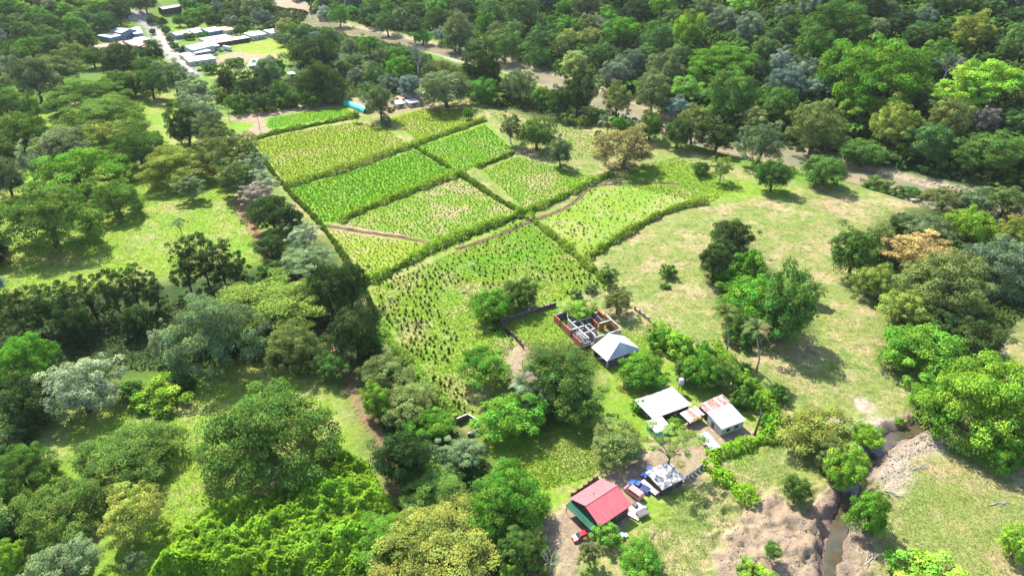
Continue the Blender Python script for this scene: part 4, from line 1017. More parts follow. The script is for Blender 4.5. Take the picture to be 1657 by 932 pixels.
M['dark_wall'] = mat('dark_board_wall', (.075, .05, .04), .85, noise=(1.5, (.045, .03, .026), .4, .6))
M['teal_wall'] = mat('teal_wall', (.02, .28, .25), .6, noise=(.8, (.03, .33, .3), .4, .6))
M['blue_wall'] = mat('blue_wall', (.11, .17, .28), .8, noise=(.5, (.16, .22, .32), .4, .6))
M['cream_wall'] = mat('cream_wall', (.55, .48, .38), .85)
M['brick'] = mat('red_brick', (.36, .11, .05), .9, noise=(1.6, (.26, .085, .05), .4, .65), bump=(6, .4))
M['concrete'] = mat('grey_concrete', (.20, .19, .19), .9, noise=(.7, (.11, .105, .10), .42, .66))
M['plaster'] = mat('pale_plaster', (.46, .43, .41), .9, noise=(.9, (.22, .20, .19), .46, .68))
M['slab'] = mat('dark_floor_slab', (.07, .068, .07), .9, noise=(.5, (.13, .12, .12), .4, .66))
M['wood'] = mat('old_timber', (.17, .115, .075), .9, noise=(2, (.09, .065, .05), .4, .6))
M['stone'] = mat('dark_wall_stone', (.155, .10, .08), .95, noise=(1.8, (.075, .055, .05), .4, .62), bump=(4, .6))
M['palestone'] = mat('pale_wall_stone', (.30, .245, .185), .95, noise=(1.8, (.28, .22, .17), .4, .62))
M['glass'] = mat('window_glass', (.03, .04, .05), .08, 0, .6)
M['tealsheet'] = mat('teal_tarpaulin', (.025, .34, .25), .6, 0, .3, noise=(.4, (.06, .44, .35), .4, .65))
M['tyre'] = mat('tyre_rubber', (.02, .02, .02), .9)
M['chrome'] = mat('lamp_lens', (.7, .7, .68), .2, .3)
def paint(n, c): M[n] = mat(n, c, .25, .0, .6); return M[n]
paint('car_red', (.42, .01, .016)); paint('car_blue', (.03, .10, .50)); paint('car_white', (.55, .55, .55)); paint('car_dark', (.04, .045, .05)); paint('car_pink', (.55, .20, .19)); paint('car_grey', (.32, .33, .34))
def jointed(m, w_=.95, dark=.78):
    t = m.node_tree; p = t.nodes['Principled BSDF']; tc = t.nodes.new('ShaderNodeTexCoord'); sx = t.nodes.new('ShaderNodeSeparateXYZ'); t.links.new(tc.outputs['Object'], sx.inputs[0])
    def mth(op, a, b=None):
        n = t.nodes.new('ShaderNodeMath'); n.operation = op; t.links.new(a, n.inputs[0])
        if b is not None:
            if hasattr(b, 'is_linked'): t.links.new(b, n.inputs[1])
            else: n.inputs[1].default_value = b
        return n.outputs[0]
    fr = mth('FRACT', mth('DIVIDE', sx.outputs[0], w_)); jn = mth('LESS_THAN', fr, .11)
    mp = t.nodes.new('ShaderNodeMapping'); mp.inputs['Scale'].default_value = (2.2, .25, .4); t.links.new(tc.outputs['Object'], mp.inputs[0])
    nz_ = t.nodes.new('ShaderNodeTexNoise'); nz_.inputs['Scale'].default_value = 1.3; nz_.inputs['Detail'].default_value = 6; t.links.new(mp.outputs[0], nz_.inputs['Vector'])
    mr = t.nodes.new('ShaderNodeMapRange'); mr.inputs[1].default_value = .35; mr.inputs[2].default_value = .7; mr.inputs[3].default_value = 1.1; mr.inputs[4].default_value = .72; t.links.new(nz_.outputs[0], mr.inputs[0])
    v = mth('MULTIPLY', mth('SUBTRACT', mth('MULTIPLY', jn, -(1-dark)), -1.0), mr.outputs[0])
    src = p.inputs['Base Color'].links[0].from_socket; mx = t.nodes.new('ShaderNodeMix'); mx.data_type = 'RGBA'; mx.blend_type = 'MULTIPLY'; mx.inputs[0].default_value = 1
    t.links.new(src, mx.inputs[6]); t.links.new(v, mx.inputs[7]); t.links.new(mx.outputs[2], p.inputs['Base Color'])
for q in ('white_metal', 'grey_metal', 'blue_metal', 'weathered', 'vred', 'green_roof'): jointed(M[q])
jointed(M['red_roof'], .95, .9)
def fit(c, z):
    p = []
    for u, v in c:
        x, y, zz, s = hit(u, v, z); p.append(Vector((x, y)))
    ax = (p[2]-p[1])+(p[3]-p[0]); ay = (p[0]-p[1])+(p[3]-p[2])
    a1 = math.atan2(ax.y, ax.x); a2 = math.atan2(ay.y, ay.x)-math.pi/2
    d = (a2-a1+math.pi) % (2*math.pi)-math.pi; ang = a1+d*.5
    m = (p[0]+p[1]+p[2]+p[3])/4; q = ter1(m.x, m.y)
    return m.x, m.y, q, ang, ax.length/2*math.cos(d*.5), ay.length/2*math.cos(d*.5)
def slope(b, pts, th=.1):
    """a roof plane with thickness"""
    p = [Vector(q) for q in pts]; n = (p[1]-p[0]).cross(p[2]-p[0]).normalized()
    if n.z < 0: n = -n
    return b.hull([q-n*th for q in p], p) if (p[1]-p[0]).cross(p[2]-p[0]).z > 0 else b.hull([q-n*th for q in reversed(p)], list(reversed(p)))
def openings(t, wall, X, Y, spec, h):
    """spec: (side, position along -1..1, kind)"""
    for side, f, kind in spec:
        wd, z0, z1 = (1.0, .02, 2.0) if kind == 'door' else (1.3, .95, 1.95)
        if h < 2.3: z1 = min(z1, h-.3)
        m = MB(); e = .05
        def bx(o, a, b_, c0, c1, dep):
            if side in ('-y', '+y'):
                s = -1 if side == '-y' else 1; y0 = s*Y; o.box(a, b_, min(y0, y0+s*dep), max(y0, y0+s*dep), c0, c1)
            else:
                s = -1 if side == '-x' else 1; x0 = s*X; o.box(min(x0, x0+s*dep), max(x0, x0+s*dep), a, b_, c0, c1)
        c = f*((X if side[1] == 'y' else Y)-wd*.7)
        bx(m, c-wd/2-.08, c+wd/2+.08, z0, z1+.08, .05); fr = m.build(kind, M['wood'] if kind == 'door' else M['plaster'], wall)
        if kind == 'window':
            g = MB(); bx(g, c-wd/2, c+wd/2, z0+.08, z1, .07); g.build('pane', M['glass'], wall)
def house(name, label, c, ze, zr, kind, roof, wall, over=.4, spec=(), group=None, cat='house', walls=True, wz=None, base=None):
    x, y, z, ang, LX, LY = fit(c, ze); X, Y = LX/2, LY/2
    z0 = z if base is None else base
    t = thing(name, label, cat, (x, y, z0-.05), ang, group); wx, wy = X-over, Y-over; h = ze-.12
    if walls:
        b = MB(); th = h
        if kind == 'gx':
            b.hull([(-wx, -wy, -.4), (wx, -wy, -.4), (wx, wy, -.4), (-wx, wy, -.4)], [(-wx, -wy, th), (wx, -wy, th), (wx, wy, th), (-wx, wy, th)])
            for s in (-1, 1): b.hull([(s*wx-.06, -wy+.02, th), (s*wx-.06, wy-.02, th), (s*wx-.06, 0, zr-.25)], [(s*wx+.06, -wy+.02, th), (s*wx+.06, wy-.02, th), (s*wx+.06, 0, zr-.25)])
        elif kind == 'gy':
            b.hull([(-wx, -wy, -.4), (wx, -wy, -.4), (wx, wy, -.4), (-wx, wy, -.4)], [(-wx, -wy, th), (wx, -wy, th), (wx, wy, th), (-wx, wy, th)])
            for s in (-1, 1): b.hull([(-wx+.02, s*wy-.06, th), (wx-.02, s*wy-.06, th), (0, s*wy-.06, zr-.25)], [(-wx+.02, s*wy+.06, th), (wx-.02, s*wy+.06, th), (0, s*wy+.06, zr-.25)])
        elif kind == 'shed':
            b.hull([(-wx, -wy, -.4), (wx, -wy, -.4), (wx, wy, -.4), (-wx, wy, -.4)], [(-wx, -wy, th), (wx, -wy, th), (wx, wy, zr-.15), (-wx, wy, zr-.15)])
        else: b.box(-wx, wx, -wy, wy, -.4, th)
        wl = b.build('wall', M[wall], t)
        openings(t, wl, wx, wy, spec, h)
    else:
        for px_, py_ in ((-wx, -wy), (wx, -wy), (wx, wy), (-wx, wy)): MB().box(px_-.14, px_+.14, py_-.14, py_+.14, -.4, h).build('post', M['concrete'] if wall == 'concrete' else M['wood'], t)
    rm = roof if isinstance(roof, (list, tuple)) else [roof, roof]
    if kind == 'gx':
        slope(MB(), [(-X, -Y, ze), (X, -Y, ze), (X, 0, zr), (-X, 0, zr)]).build('roof_slope', M[rm[0]], t); slope(MB(), [(-X, .004, zr), (X, .004, zr), (X, Y, ze), (-X, Y, ze)]).build('roof_slope', M[rm[1]], t)
        MB().box(-X-.02, X+.02, -.16, .16, zr-.06, zr+.05).build('ridge_cap', M[rm[0]], t)
    elif kind == 'gy':
        slope(MB(), [(-X, -Y, ze), (0, -Y, zr), (0, Y, zr), (-X, Y, ze)]).build('roof_slope', M[rm[0]], t); slope(MB(), [(.004, -Y, zr), (X, -Y, ze), (X, Y, ze), (.004, Y, zr)]).build('roof_slope', M[rm[1]], t)
        MB().box(-.16, .16, -Y-.02, Y+.02, zr-.06, zr+.05).build('ridge_cap', M[rm[0]], t)
    elif kind == 'shed': slope(MB(), [(-X, -Y, ze), (X, -Y, ze), (X, Y, zr), (-X, Y, zr)]).build('roof', M[rm[0]], t)
    elif kind == 'hip':
        r = max(X-Y, X*.15)
        slope(MB(), [(-X, -Y, ze), (X, -Y, ze), (r, 0, zr), (-r, 0, zr)]).build('roof_slope', M[rm[0]], t); slope(MB(), [(-r, .004, zr), (r, .004, zr), (X, Y, ze), (-X, Y, ze)]).build('roof_slope', M[rm[1]], t)
        slope(MB(), [(X, -Y+.004, ze), (X, Y-.004, ze), (r+.004, 0, zr)]).build('roof_slope', M[rm[0]], t); slope(MB(), [(-X, Y-.004, ze), (-X, -Y+.004, ze), (-r-.004, 0, zr)]).build('roof_slope', M[rm[1]], t)
    elif kind == 'sheets':
        n = len(rm)
        for i, q in enumerate(rm):
            x0 = -X+2*X*i/n; x1 = -X+2*X*(i+1)/n+.06; dz = .03*(i % 2)
            slope(MB(), [(x0, -Y-random.uniform(-.15, .2), ze+dz), (x1, -Y-random.uniform(-.15, .2), ze+dz), (x1, Y, zr+dz), (x0, Y, zr+dz)], .04).build('roof_sheet', M[q], t)
    return t, X, Y
# the red-roofed house
t, X, Y = house('red_roofed_house', 'house with red gabled metal roof and dark boarded gable beside the driveway', [(923.2,807),(968.7,850),(1024.4,819),(971.2,772.6)], 3.5, 5.6, 'gx', 'red_roof', 'dark_wall', .45, [('-y', -.5, 'window'), ('-y', .45, 'window'), ('-x', .1, 'door')])
slope(MB(), [(-X-1.5, -Y*.92, 2.35), (-X+.42, -Y*.92, 2.95), (-X+.42, Y*.95, 2.95), (-X-1.5, Y*.95, 2.35)], .06).build('awning', M['green_roof'], t)
for f in (-.85, 0, .88): MB().box(-X-1.42, -X-1.32, Y*f-.05, Y*f+.05, -.2, 2.3).build('awning_post', M['wood'], t)
MB().tube([(-.6, Y*.35, 4.4), (-.6, Y*.35, 5.3)], .14, 8).build('vent_pipe', M['stone'], t)
house('weathered_shed', 'open shed with mottled weathered grey roof beside the parked vehicles', [(1044.2,765.7),(1072.5,792.4),(1107.7,771.8),(1081,745)], 2.7, 3.1, 'shed', 'weathered', 'dark_wall', .35, cat='shed', spec=[('-y', .2, 'door')])
house('white_roofed_house', 'house with the large white low hip roof behind the airy tree', [(1025.6,647.7),(1057,677),(1119,655.3),(1088.4,625.3)], 3.0, 4.2, 'hip', 'white_metal', 'dark_wall', .5, [('-x', -.2, 'window'), ('-y', .4, 'door')])
house('teal_annex', 'small white-roofed annex with teal walls in front of the white-roofed house', [(1044.4,682.5),(1061.9,701.4),(1085.6,691),(1071,674.9)], 2.5, 2.9, 'shed', 'white_metal', 'teal_wall', .3, [('-x', 0, 'window')], cat='shed')
house('patchwork_lean_to', 'open lean-to roofed with white and rust-red sheets between the two houses', [(1097.4,669.3),(1113.5,679.8),(1143.5,671.4),(1124,658.8)], 2.5, 2.8, 'sheets', ['white_metal', 'white_metal', 'grey_metal', 'rustred', 'rustred', 'white_metal', 'rustred', 'white_metal'], 'wood', .3, cat='lean-to', walls=False)
house('rusty_roofed_shed', 'shed roofed with rusty mottled sheets behind the grey gabled house', [(1130,656),(1144,669),(1187.4,652.5),(1166.5,638.6)], 2.7, 3.1, 'sheets', ['rust', 'rustred', 'grey_metal', 'rust', 'rustred', 'rust', 'grey_metal', 'rust', 'weathered', 'rust'], 'dark_wall', .35, cat='shed')
house('grey_roofed_house', 'small house with pale walls and silvery sloping roof near the dead trunk', [(1144,671.4),(1168.6,694.4),(1206.2,679.8),(1181.8,655.3)], 3.0, 3.8, 'shed', 'grey_metal', 'white_wall', .4, [('-y', .5, 'window'), ('-y', -.5, 'window'), ('-x', .3, 'door')])
house('blue_grey_canopy', 'narrow pale blue metal canopy on posts in the dirt yard', [(1131,703),(1150.4,728.6),(1165,723.7),(1146,698)], 2.3, 2.5, 'shed', 'blue_metal', 'wood', .25, cat='canopy', walls=False)
# pavilion with half-hipped roof
x, y, z, ang, LX, LY = fit([(957.3,562.4),(982.9,585),(1035.4,565),(1010,542)], 3.0); X, Y = LX/2, LY/2; ze, zr = 3.0, 6.0
t = thing('pavilion', 'open pavilion with pale blue-white hip roof at the end of the ruin', 'pavilion', (x, y, z-.05), ang)
fy = -Y*.35
slope(MB(), [(-X, -Y, ze), (0, fy, zr), (0, Y, zr), (-X, Y, ze)]).build('roof_slope', M['white_metal'], t)
slope(MB(), [(.004, fy, zr), (X, -Y, ze), (X, Y, ze), (.004, Y, zr)]).build('roof_slope', M['grey_metal'], t)
slope(MB(), [(-X+.01, -Y, ze), (X-.01, -Y, ze), (0, fy-.01, zr)]).build('roof_slope', M['white_metal'], t)
for p0_, p1_ in (((-X, -Y, ze), (0, fy, zr)), ((X, -Y, ze), (0, fy, zr)), ((0, fy, zr), (0, Y, zr))): MB().tube([Vector(p0_)+Vector((0, 0, .03)), Vector(p1_)+Vector((0, 0, .03))], .11, 6).build('hip_cap', M['grey_metal'], t)
for px_ in (-X+.6, 0, X-.6):
    for py_ in (-Y+.6, Y-.6): MB().box(px_-.18, px_+.18, py_-.18, py_+.18, -.4, ze-.02).build('column', M['plaster'], t)
MB().box(-X+.3, X-.3, -Y+.3, Y-.3, -.4, .12).build('floor', M['slab'], t)
MB().box(-X+.5, X-.5, Y-.7, Y-.5, .12, 2.2).build('back_wall', M['brick'], t)
# roofless ruin
x, y, z, ang, LX, LY = fit([(892,508),(944,551),(1008,532),(958,494)], 2.6); X, Y = LX/2, LY/2
t = thing('roofless_ruin', 'roofless brick and concrete house shell open to the sky beside the pavilion', 'ruin', (x, y, z-.05), ang)
MB().box(-X-.2, X+.2, -Y-.2, Y+.2, -.4, .1).build('floor_slab', M['slab'], t)
def rw(x0, y0, x1, y1, h=2.7, m='concrete', top='plaster', w_=.16, opn=()):
    L = math.hypot(x1-x0, y1-y0); a = math.atan2(y1-y0, x1-x0); cur = 0.0; segs = []
    for o_, ow in opn: segs.append((cur, o_-ow/2)); cur = o_+ow/2
    segs.append((cur, L)); root = None
    for s0, s1 in segs:
        if s1-s0 < .1: continue
        o = MB().box(s0, s1, -w_, w_, .1, h*random.choice([1, 1, .98, .8, .62])).build('wall', M[m], t); o.location = (x0, y0, 0); o.rotation_euler = (0, 0, a)
    if random.random() < .35: return
    o = MB().box(0, L*random.choice([1, 1, .6]), -w_*1.1, w_*1.1, h, h+.2).build('ring_beam', M[top], t); o.location = (x0, y0, 0); o.rotation_euler = (0, 0, a)
rw(-X, Y, -X, -Y, 2.6, 'brick', opn=[(Y*.5, 1.3), (Y*1.3, 1.5)]); rw(-X+.3, -Y, X, -Y, 2.5, 'plaster', opn=[(X*.5, 1.4), (X*1.2, 1.6)])
rw(X, -Y+.3, X, Y, 2.8, 'brick', opn=[(Y*.7, 1.4)]); rw(-X+.3, Y, X-.3, Y, 2.4, 'concrete', opn=[(X*.7, 1.2)])
for f, c0, c1, hh, m_ in ((-.62, -1, .55, 2.5, 'plaster'), (-.28, -1, 1, 2.6, 'concrete'), (.02, -1, .2, 2.5, 'concrete'), (.34, -.3, 1, 2.7, 'brick'), (.68, -.2, 1, 2.5, 'concrete')): rw(X*f, Y*c0+.3, X*f, Y*c1-.3, hh, m_, opn=[(Y*.45, 1.1)])
for f, c0, c1, hh, m_ in ((-.6, -1, -.28, 2.5, 'plaster'), (-.2, -1, .02, 2.6, 'concrete'), (.2, -.62, .34, 2.6, 'concrete'), (.55, .34, 1, 2.6, 'plaster'), (-.35, .34, 1, 2.7, 'brick')): rw(X*c0+.3, Y*f, X*c1-.3, Y*f, hh, m_, opn=[(X*.3, 1.0)])
for k in range(7):
    yy = -Y+.5+k*.62; MB().box(-X+.2, -X*.63, yy, yy+.14, 2.84, 2.98).build('rafter', M['plaster'], t)
for k in range(6):
    xx = X*.4+k*.55; MB().box(xx, xx+.12, Y*.56, Y-.2, 2.95, 3.07).build('rafter', M['concrete'], t)
o = MB(); o.hull([(math.cos(q)*1.5, -.15, math.sin(q)*1.7+.1) for q in np.linspace(0, math.pi, 10)], [(math.cos(q)*1.5, .15, math.sin(q)*1.7+.1) for q in np.linspace(0, math.pi, 10)]); o = o.build('arched_gable', M['plaster'], t); o.location = (-X*.1, -Y*.55, 1.2)
for i, (u_, v_, w_) in enumerate([(905,522,12),(918,520,14),(952,525,16),(975,520,13),(990,530,12),(925,540,12)]): tree(u_, v_, w_, w_*.7, 'bush', 'br', ['first','second','third','fourth','fifth','sixth'][i]+'' if False else ['shrub at the left wall of the ruin','shrub in the left room of the ruin','shrub in the middle of the ruin floor','shrub in the right room of the ruin','shrub by the ruin wall next to the pavilion','shrub at the front wall of the ruin'][i], 'weeds in the ruin', cat='bush')
# village and farm roofs
HV = [
 ('village_house','long low white-roofed wing with blue walls left of the village road',[(160.6,57),(177,62),(208,55.5),(186,48.5)],4,5,'shed','white_metal','blue_wall'),
 ('village_house','white gabled hall, tallest roof left of the village road',[(184,48),(196,55),(214,50),(205,41)],6,8,'gy','white_metal','blue_wall'),
 ('village_house','white-roofed blue house at the edge of the village road',[(211.8,43.5),(213.7,55),(231,54),(226.3,43)],5,6,'shed','white_metal','blue_wall'),
 ('village_house','blue-walled house with bright red roof left of the village road',[(198.3,69.3),(209,73),(225.3,68.5),(217,63.5)],4,6,'gx','vred','blue_wall'),
 ('village_shed','low red lean-to below the bright red village roof',[(219,74),(224,79),(239,74.5),(231,70)],3,4,'shed','vred','cream_wall'),
 ('village_house','long brown-roofed house behind the big dark round tree',[(150,76),(160,81),(200,71),(192,66)],4,5.5,'gx','brown_roof','cream_wall'),
 ('village_shed','small pale shed roof at the roadside below the white-roofed blue house',[(219.5,63),(225.3,66.5),(239,63),(233,59.5)],3,3.6,'shed','white_metal','cream_wall'),
 ('village_house','leftmost pale blue roof in the row right of the road',[(277.9,54),(283,58.5),(303.8,53.5),(298,49.5)],4,5.5,'gx','blue_metal','blue_wall'),
 ('village_house','middle pale blue roof in the row right of the road',[(299,49.5),(311,55),(327,50.5),(313,46)],4,6,'gx','blue_metal','white_wall'),
 ('village_house','rightmost pale blue roof in the row right of the road',[(327,48.5),(334,54),(351.5,49.5),(342,44)],4,6,'gx','blue_metal','blue_wall'),
 ('village_house','brown-roofed house at the right end of the blue roofs',[(352,46),(361,51.5),(375,48),(365,42)],4,6,'hip','brown_roof','cream_wall'),
 ('village_shed','long grey-green roof below the blue village roofs',[(326.3,64),(332,67.5),(371.4,60),(364,56.5)],3.5,4.2,'shed','greygreen','cream_wall'),
 ('village_shed','red-roofed left end of the long village row',[(338.7,68.5),(343,72),(365,67.5),(360,64)],3.5,4,'shed','vred','dark_wall'),
 ('village_shed','grey-roofed middle of the long village row',[(361,65),(366,68.5),(400,61),(395,57.5)],3.5,4,'shed','weathered','dark_wall'),
 ('village_shed','white-roofed building at the right end of the long village row',[(397.3,56),(406,60),(428,55),(420,51)],4,5,'shed','white_metal','white_wall'),
 ('village_shed','farthest white roof right of the long village row',[(430,51),(437,55.5),(453,52),(446,48)],4,5,'shed','white_metal','white_wall'),
 ('village_house','white gabled house by the road above the open carport',[(302.7,78),(312,84),(335,74.5),(322,67)],5,7.5,'gx',['white_metal','weathered'],'white_wall'),
 ('carport','open white-roofed carport below the white gabled house',[(311,83.5),(315,87.5),(337,82.5),(333,78.5)],3.5,3.9,'shed','white_metal','wood'),
 ('village_shed','long bright white roof at the edge of the dirt car park',[(300.4,95.5),(305,101.5),(347,94.5),(342,88.7)],3.5,4.3,'shed','white_metal','white_wall'),
 ('village_shed','small white roadside shed left of the carport',[(292.5,88),(296,93),(312,89),(308,85)],3,3.6,'shed','white_metal','cream_wall'),
 ('village_shed','square white-roofed hut beside the grey-green orchard tree',[(403,96),(404,106),(418.7,105.5),(416.5,95.5)],3,3.4,'shed','white_metal','white_wall'),
 ('village_shed','blue-roofed lean-to beside the white gabled house',[(333,74),(337,77.5),(354,74),(350,71)],3,3.6,'shed','blue_metal','blue_wall'),
 ('village_house','grey-white roof at the top edge by the start of the road',[(256,12),(263,17),(294,13),(284,8)],5,7,'gx','weathered','dark_wall'),
 ('village_shed','small grey hut roof half hidden in the orchard',[(464,118),(467,121),(478,119.5),(475,116.5)],2.8,3.1,'shed','white_metal','cream_wall'),
 ('farmhouse','white gabled farmhouse behind the upper fields',[(652,151.5),(661.7,158.5),(678,153),(666,146.5)],3.5,5,'gx','white_metal','white_wall'),
 ('farm_shed','left low white shed in front of the farmhouse',[(635.6,164.5),(640,170),(656,167),(649,161.5)],2.8,3.2,'shed','white_metal','cream_wall'),
 ('farm_shed','right low white shed in front of the farmhouse',[(657,163.5),(661,168.5),(677,164.5),(673,159)],2.8,3.2,'shed','white_metal','cream_wall'),
 ('farm_shed','brown-roofed shed between the farmhouse and the left low shed',[(642,157.5),(647,161.5),(658,159),(653,154.5)],3,3.6,'shed','brown_roof','wood'),
 ('farm_shed','small white roof behind the farmhouse on the right',[(678,147),(682,152),(690,150),(685,145)],3,3.5,'shed','white_metal','cream_wall'),
 ('cabin','cabin with bright blue roof in the forest across the river',[(1083,131),(1090,136),(1104,133),(1096,128.5)],4,5.2,'gx','blue_metal','white_wall'),
 ('cabin','cabin with pale green roof in the forest above the river gravel',[(896,76),(900,81),(922,79),(918,74)],4,5,'gx','greygreen','cream_wall'),
]
for nm, lab, c_, ze_, zr_, k_, rf, wl in HV:
    house(nm, lab, c_, ze_, zr_, k_, rf, wl, .5, [('-y', -.55, 'window'), ('-y', .55, 'window'), ('-y', 0, 'door'), ('-x', .4, 'window')] if nm != 'carport' else (), 'village buildings' if 'village' in nm else None, cat='house' if 'house' in nm or nm == 'cabin' else ('carport' if nm == 'carport' else 'shed'), walls=nm != 'carport')
# teal plastic tunnel
x, y, z, ang, LX, LY = fit([(563.4,163.6),(581,181.6),(590.5,176.7),(574,160.5)], 2.2)
t = thing('plastic_tunnel', 'teal sheet-covered growing tunnel at the end of the dirt lane', 'tunnel', (x, y, z), ang); b = MB(); n = 9; S = []
for yy in np.linspace(-LY/2, LY/2, 8):
    S.append([(math.cos(q)*LX/2, yy, math.sin(q)*2.9+random.uniform(-.12, .12)) for q in np.linspace(0, math.pi, n)])
for a_, c_ in zip(S[:-1], S[1:]):
    for i in range(n-1): b.poly([a_[i], c_[i], c_[i+1], a_[i+1]])
b.build('cover', M['tealsheet'], t)
for yy in (-LY/2, -LY/6, LY/6, LY/2): MB().tube([(math.cos(q)*LX/2*.99, yy, math.sin(q)*2.78) for q in np.linspace(0, math.pi, n)], .05, 5).build('hoop', M['grey_metal'], t)
# ------------------------------------------------------------- garden walls and fences
def wall_line(label, pts, h, m, cap, sp_=2.4, name='garden_wall', pier=True, cat='wall', th=.14, ragged=.0):
    P = dens([G(*q) for q in pts], sp_); x0, y0 = P[0]; z0 = ter1(x0, y0); t = thing(name, label, cat, (x0, y0, z0))
    for i, (a, b_) in enumerate(zip(P[:-1], P[1:])):
        L = math.dist(a, b_); an = math.atan2(b_[1]-a[1], b_[0]-a[0]); hh = h*(1-random.random()*ragged)
        o = MB().box(.12, L-.12, -th, th, -.5, hh).build('wall_panel', M[m], t); o.location = (a[0]-x0, a[1]-y0, ter1(*a)-z0); o.rotation_euler = (0, 0, an)
        if cap: c = MB().box(.12, L-.12, -th-.05, th+.05, hh, hh+.09).build('coping', M[cap], o)
        if pier: q = MB().box(-.2, .2, -.2, .2, -.5, h+.45).build('pier', M[m], t); q.location = (a[0]-x0, a[1]-y0, ter1(*a)-z0); q.rotation_euler = (0, 0, an)
    return t
wall_line('dark stone garden wall with piers behind the walled ruin garden', [(810,523),(850,511),(900,495)], 1.5, 'stone', 'palestone')
wall_line('brown garden wall running down from the wall corner by the vivid round tree', [(811,527),(830,545),(848,565)], 1.5, 'stone', None)
wall_line('pale stone wall between the ruin garden and the bright hedge', [(1027,502),(1050,520),(1078,542)], 1.3, 'palestone', None, ragged=.25)
wall_line('broken brown wall piece at the lower corner of the bush-dotted field', [(739,686),(757,678),(776,690)], 1.9, 'stone', 'plaster', 3.2, pier=False)
wall_line('low wall piece with pale top below the broken brown wall', [(757,707),(778,698)], 1.2, 'stone', 'plaster', 3.2, pier=False)
wall_line('pale sheet-metal fence right of the weathered shed', [(1108,778),(1125,765),(1142,752)], 1.4, 'grey_metal', None, 1.2, 'metal_fence', False, 'fence', .03)
wall_line('low dark board fence above the red roof', [(925,803),(945,790),(968,772)], .9, 'wood', None, 1.6, 'board_fence', True, 'fence', .03, .3)
wall_line('dark fence along the left side of the bush-dotted field', [(655,585),(672,605),(690,624)], 1.1, 'wood', None, 2.0, 'board_fence', True, 'fence', .04)
# ------------------------------------------------------------- yard things
x, y, z, s = hit(1100, 634); t = thing('water_tank', 'white cylindrical water tank on a stand behind the white hip roof', 'water tank', (x, y, z))
for a in range(4): MB().tube([(math.cos(a*1.57+.78)*.6, math.sin(a*1.57+.78)*.6, -.2), (math.cos(a*1.57+.78)*.5, math.sin(a*1.57+.78)*.5, 3.0)], .07, 5).build('leg', M['wood'], t)
MB().tube([(0, 0, 3.0), (0, 0, 3.1), (0, 0, 4.5), (0, 0, 4.75), (0, 0, 4.85)], [.75, .78, .78, .5, .2], 16).build('tank', M['white_metal'], t, True)
MB().box(-.75, .75, -.75, .75, 2.9, 3.0).build('platform', M['wood'], t)
x, y, z, s = hit(1221, 703); t = thing('dead_trunk', 'tall dead tree trunk with stubs standing at the corner of the dirt yard', 'dead tree', (x, y, z))
MB().tube([(0, 0, -.2), (0, 0, .3), (.2, 0, 2.5), (.35, 0, 5.2), (.5, 0, 7.6)], [.75, .38, .3, .26, .16], 8).build('trunk', M['bark'], t, True)
for a, zz in ((.4, 6.3), (2.7, 6.6), (3.6, 5.6), (1.5, 7.0)): MB().tube([(.4, 0, zz), (.4+math.cos(a)*.8, math.sin(a)*.8, zz+.7), (.4+math.cos(a)*1.7, math.sin(a)*1.6, zz+.9)], [.14, .09, .04], 5).build('stub', M['bark'], t)
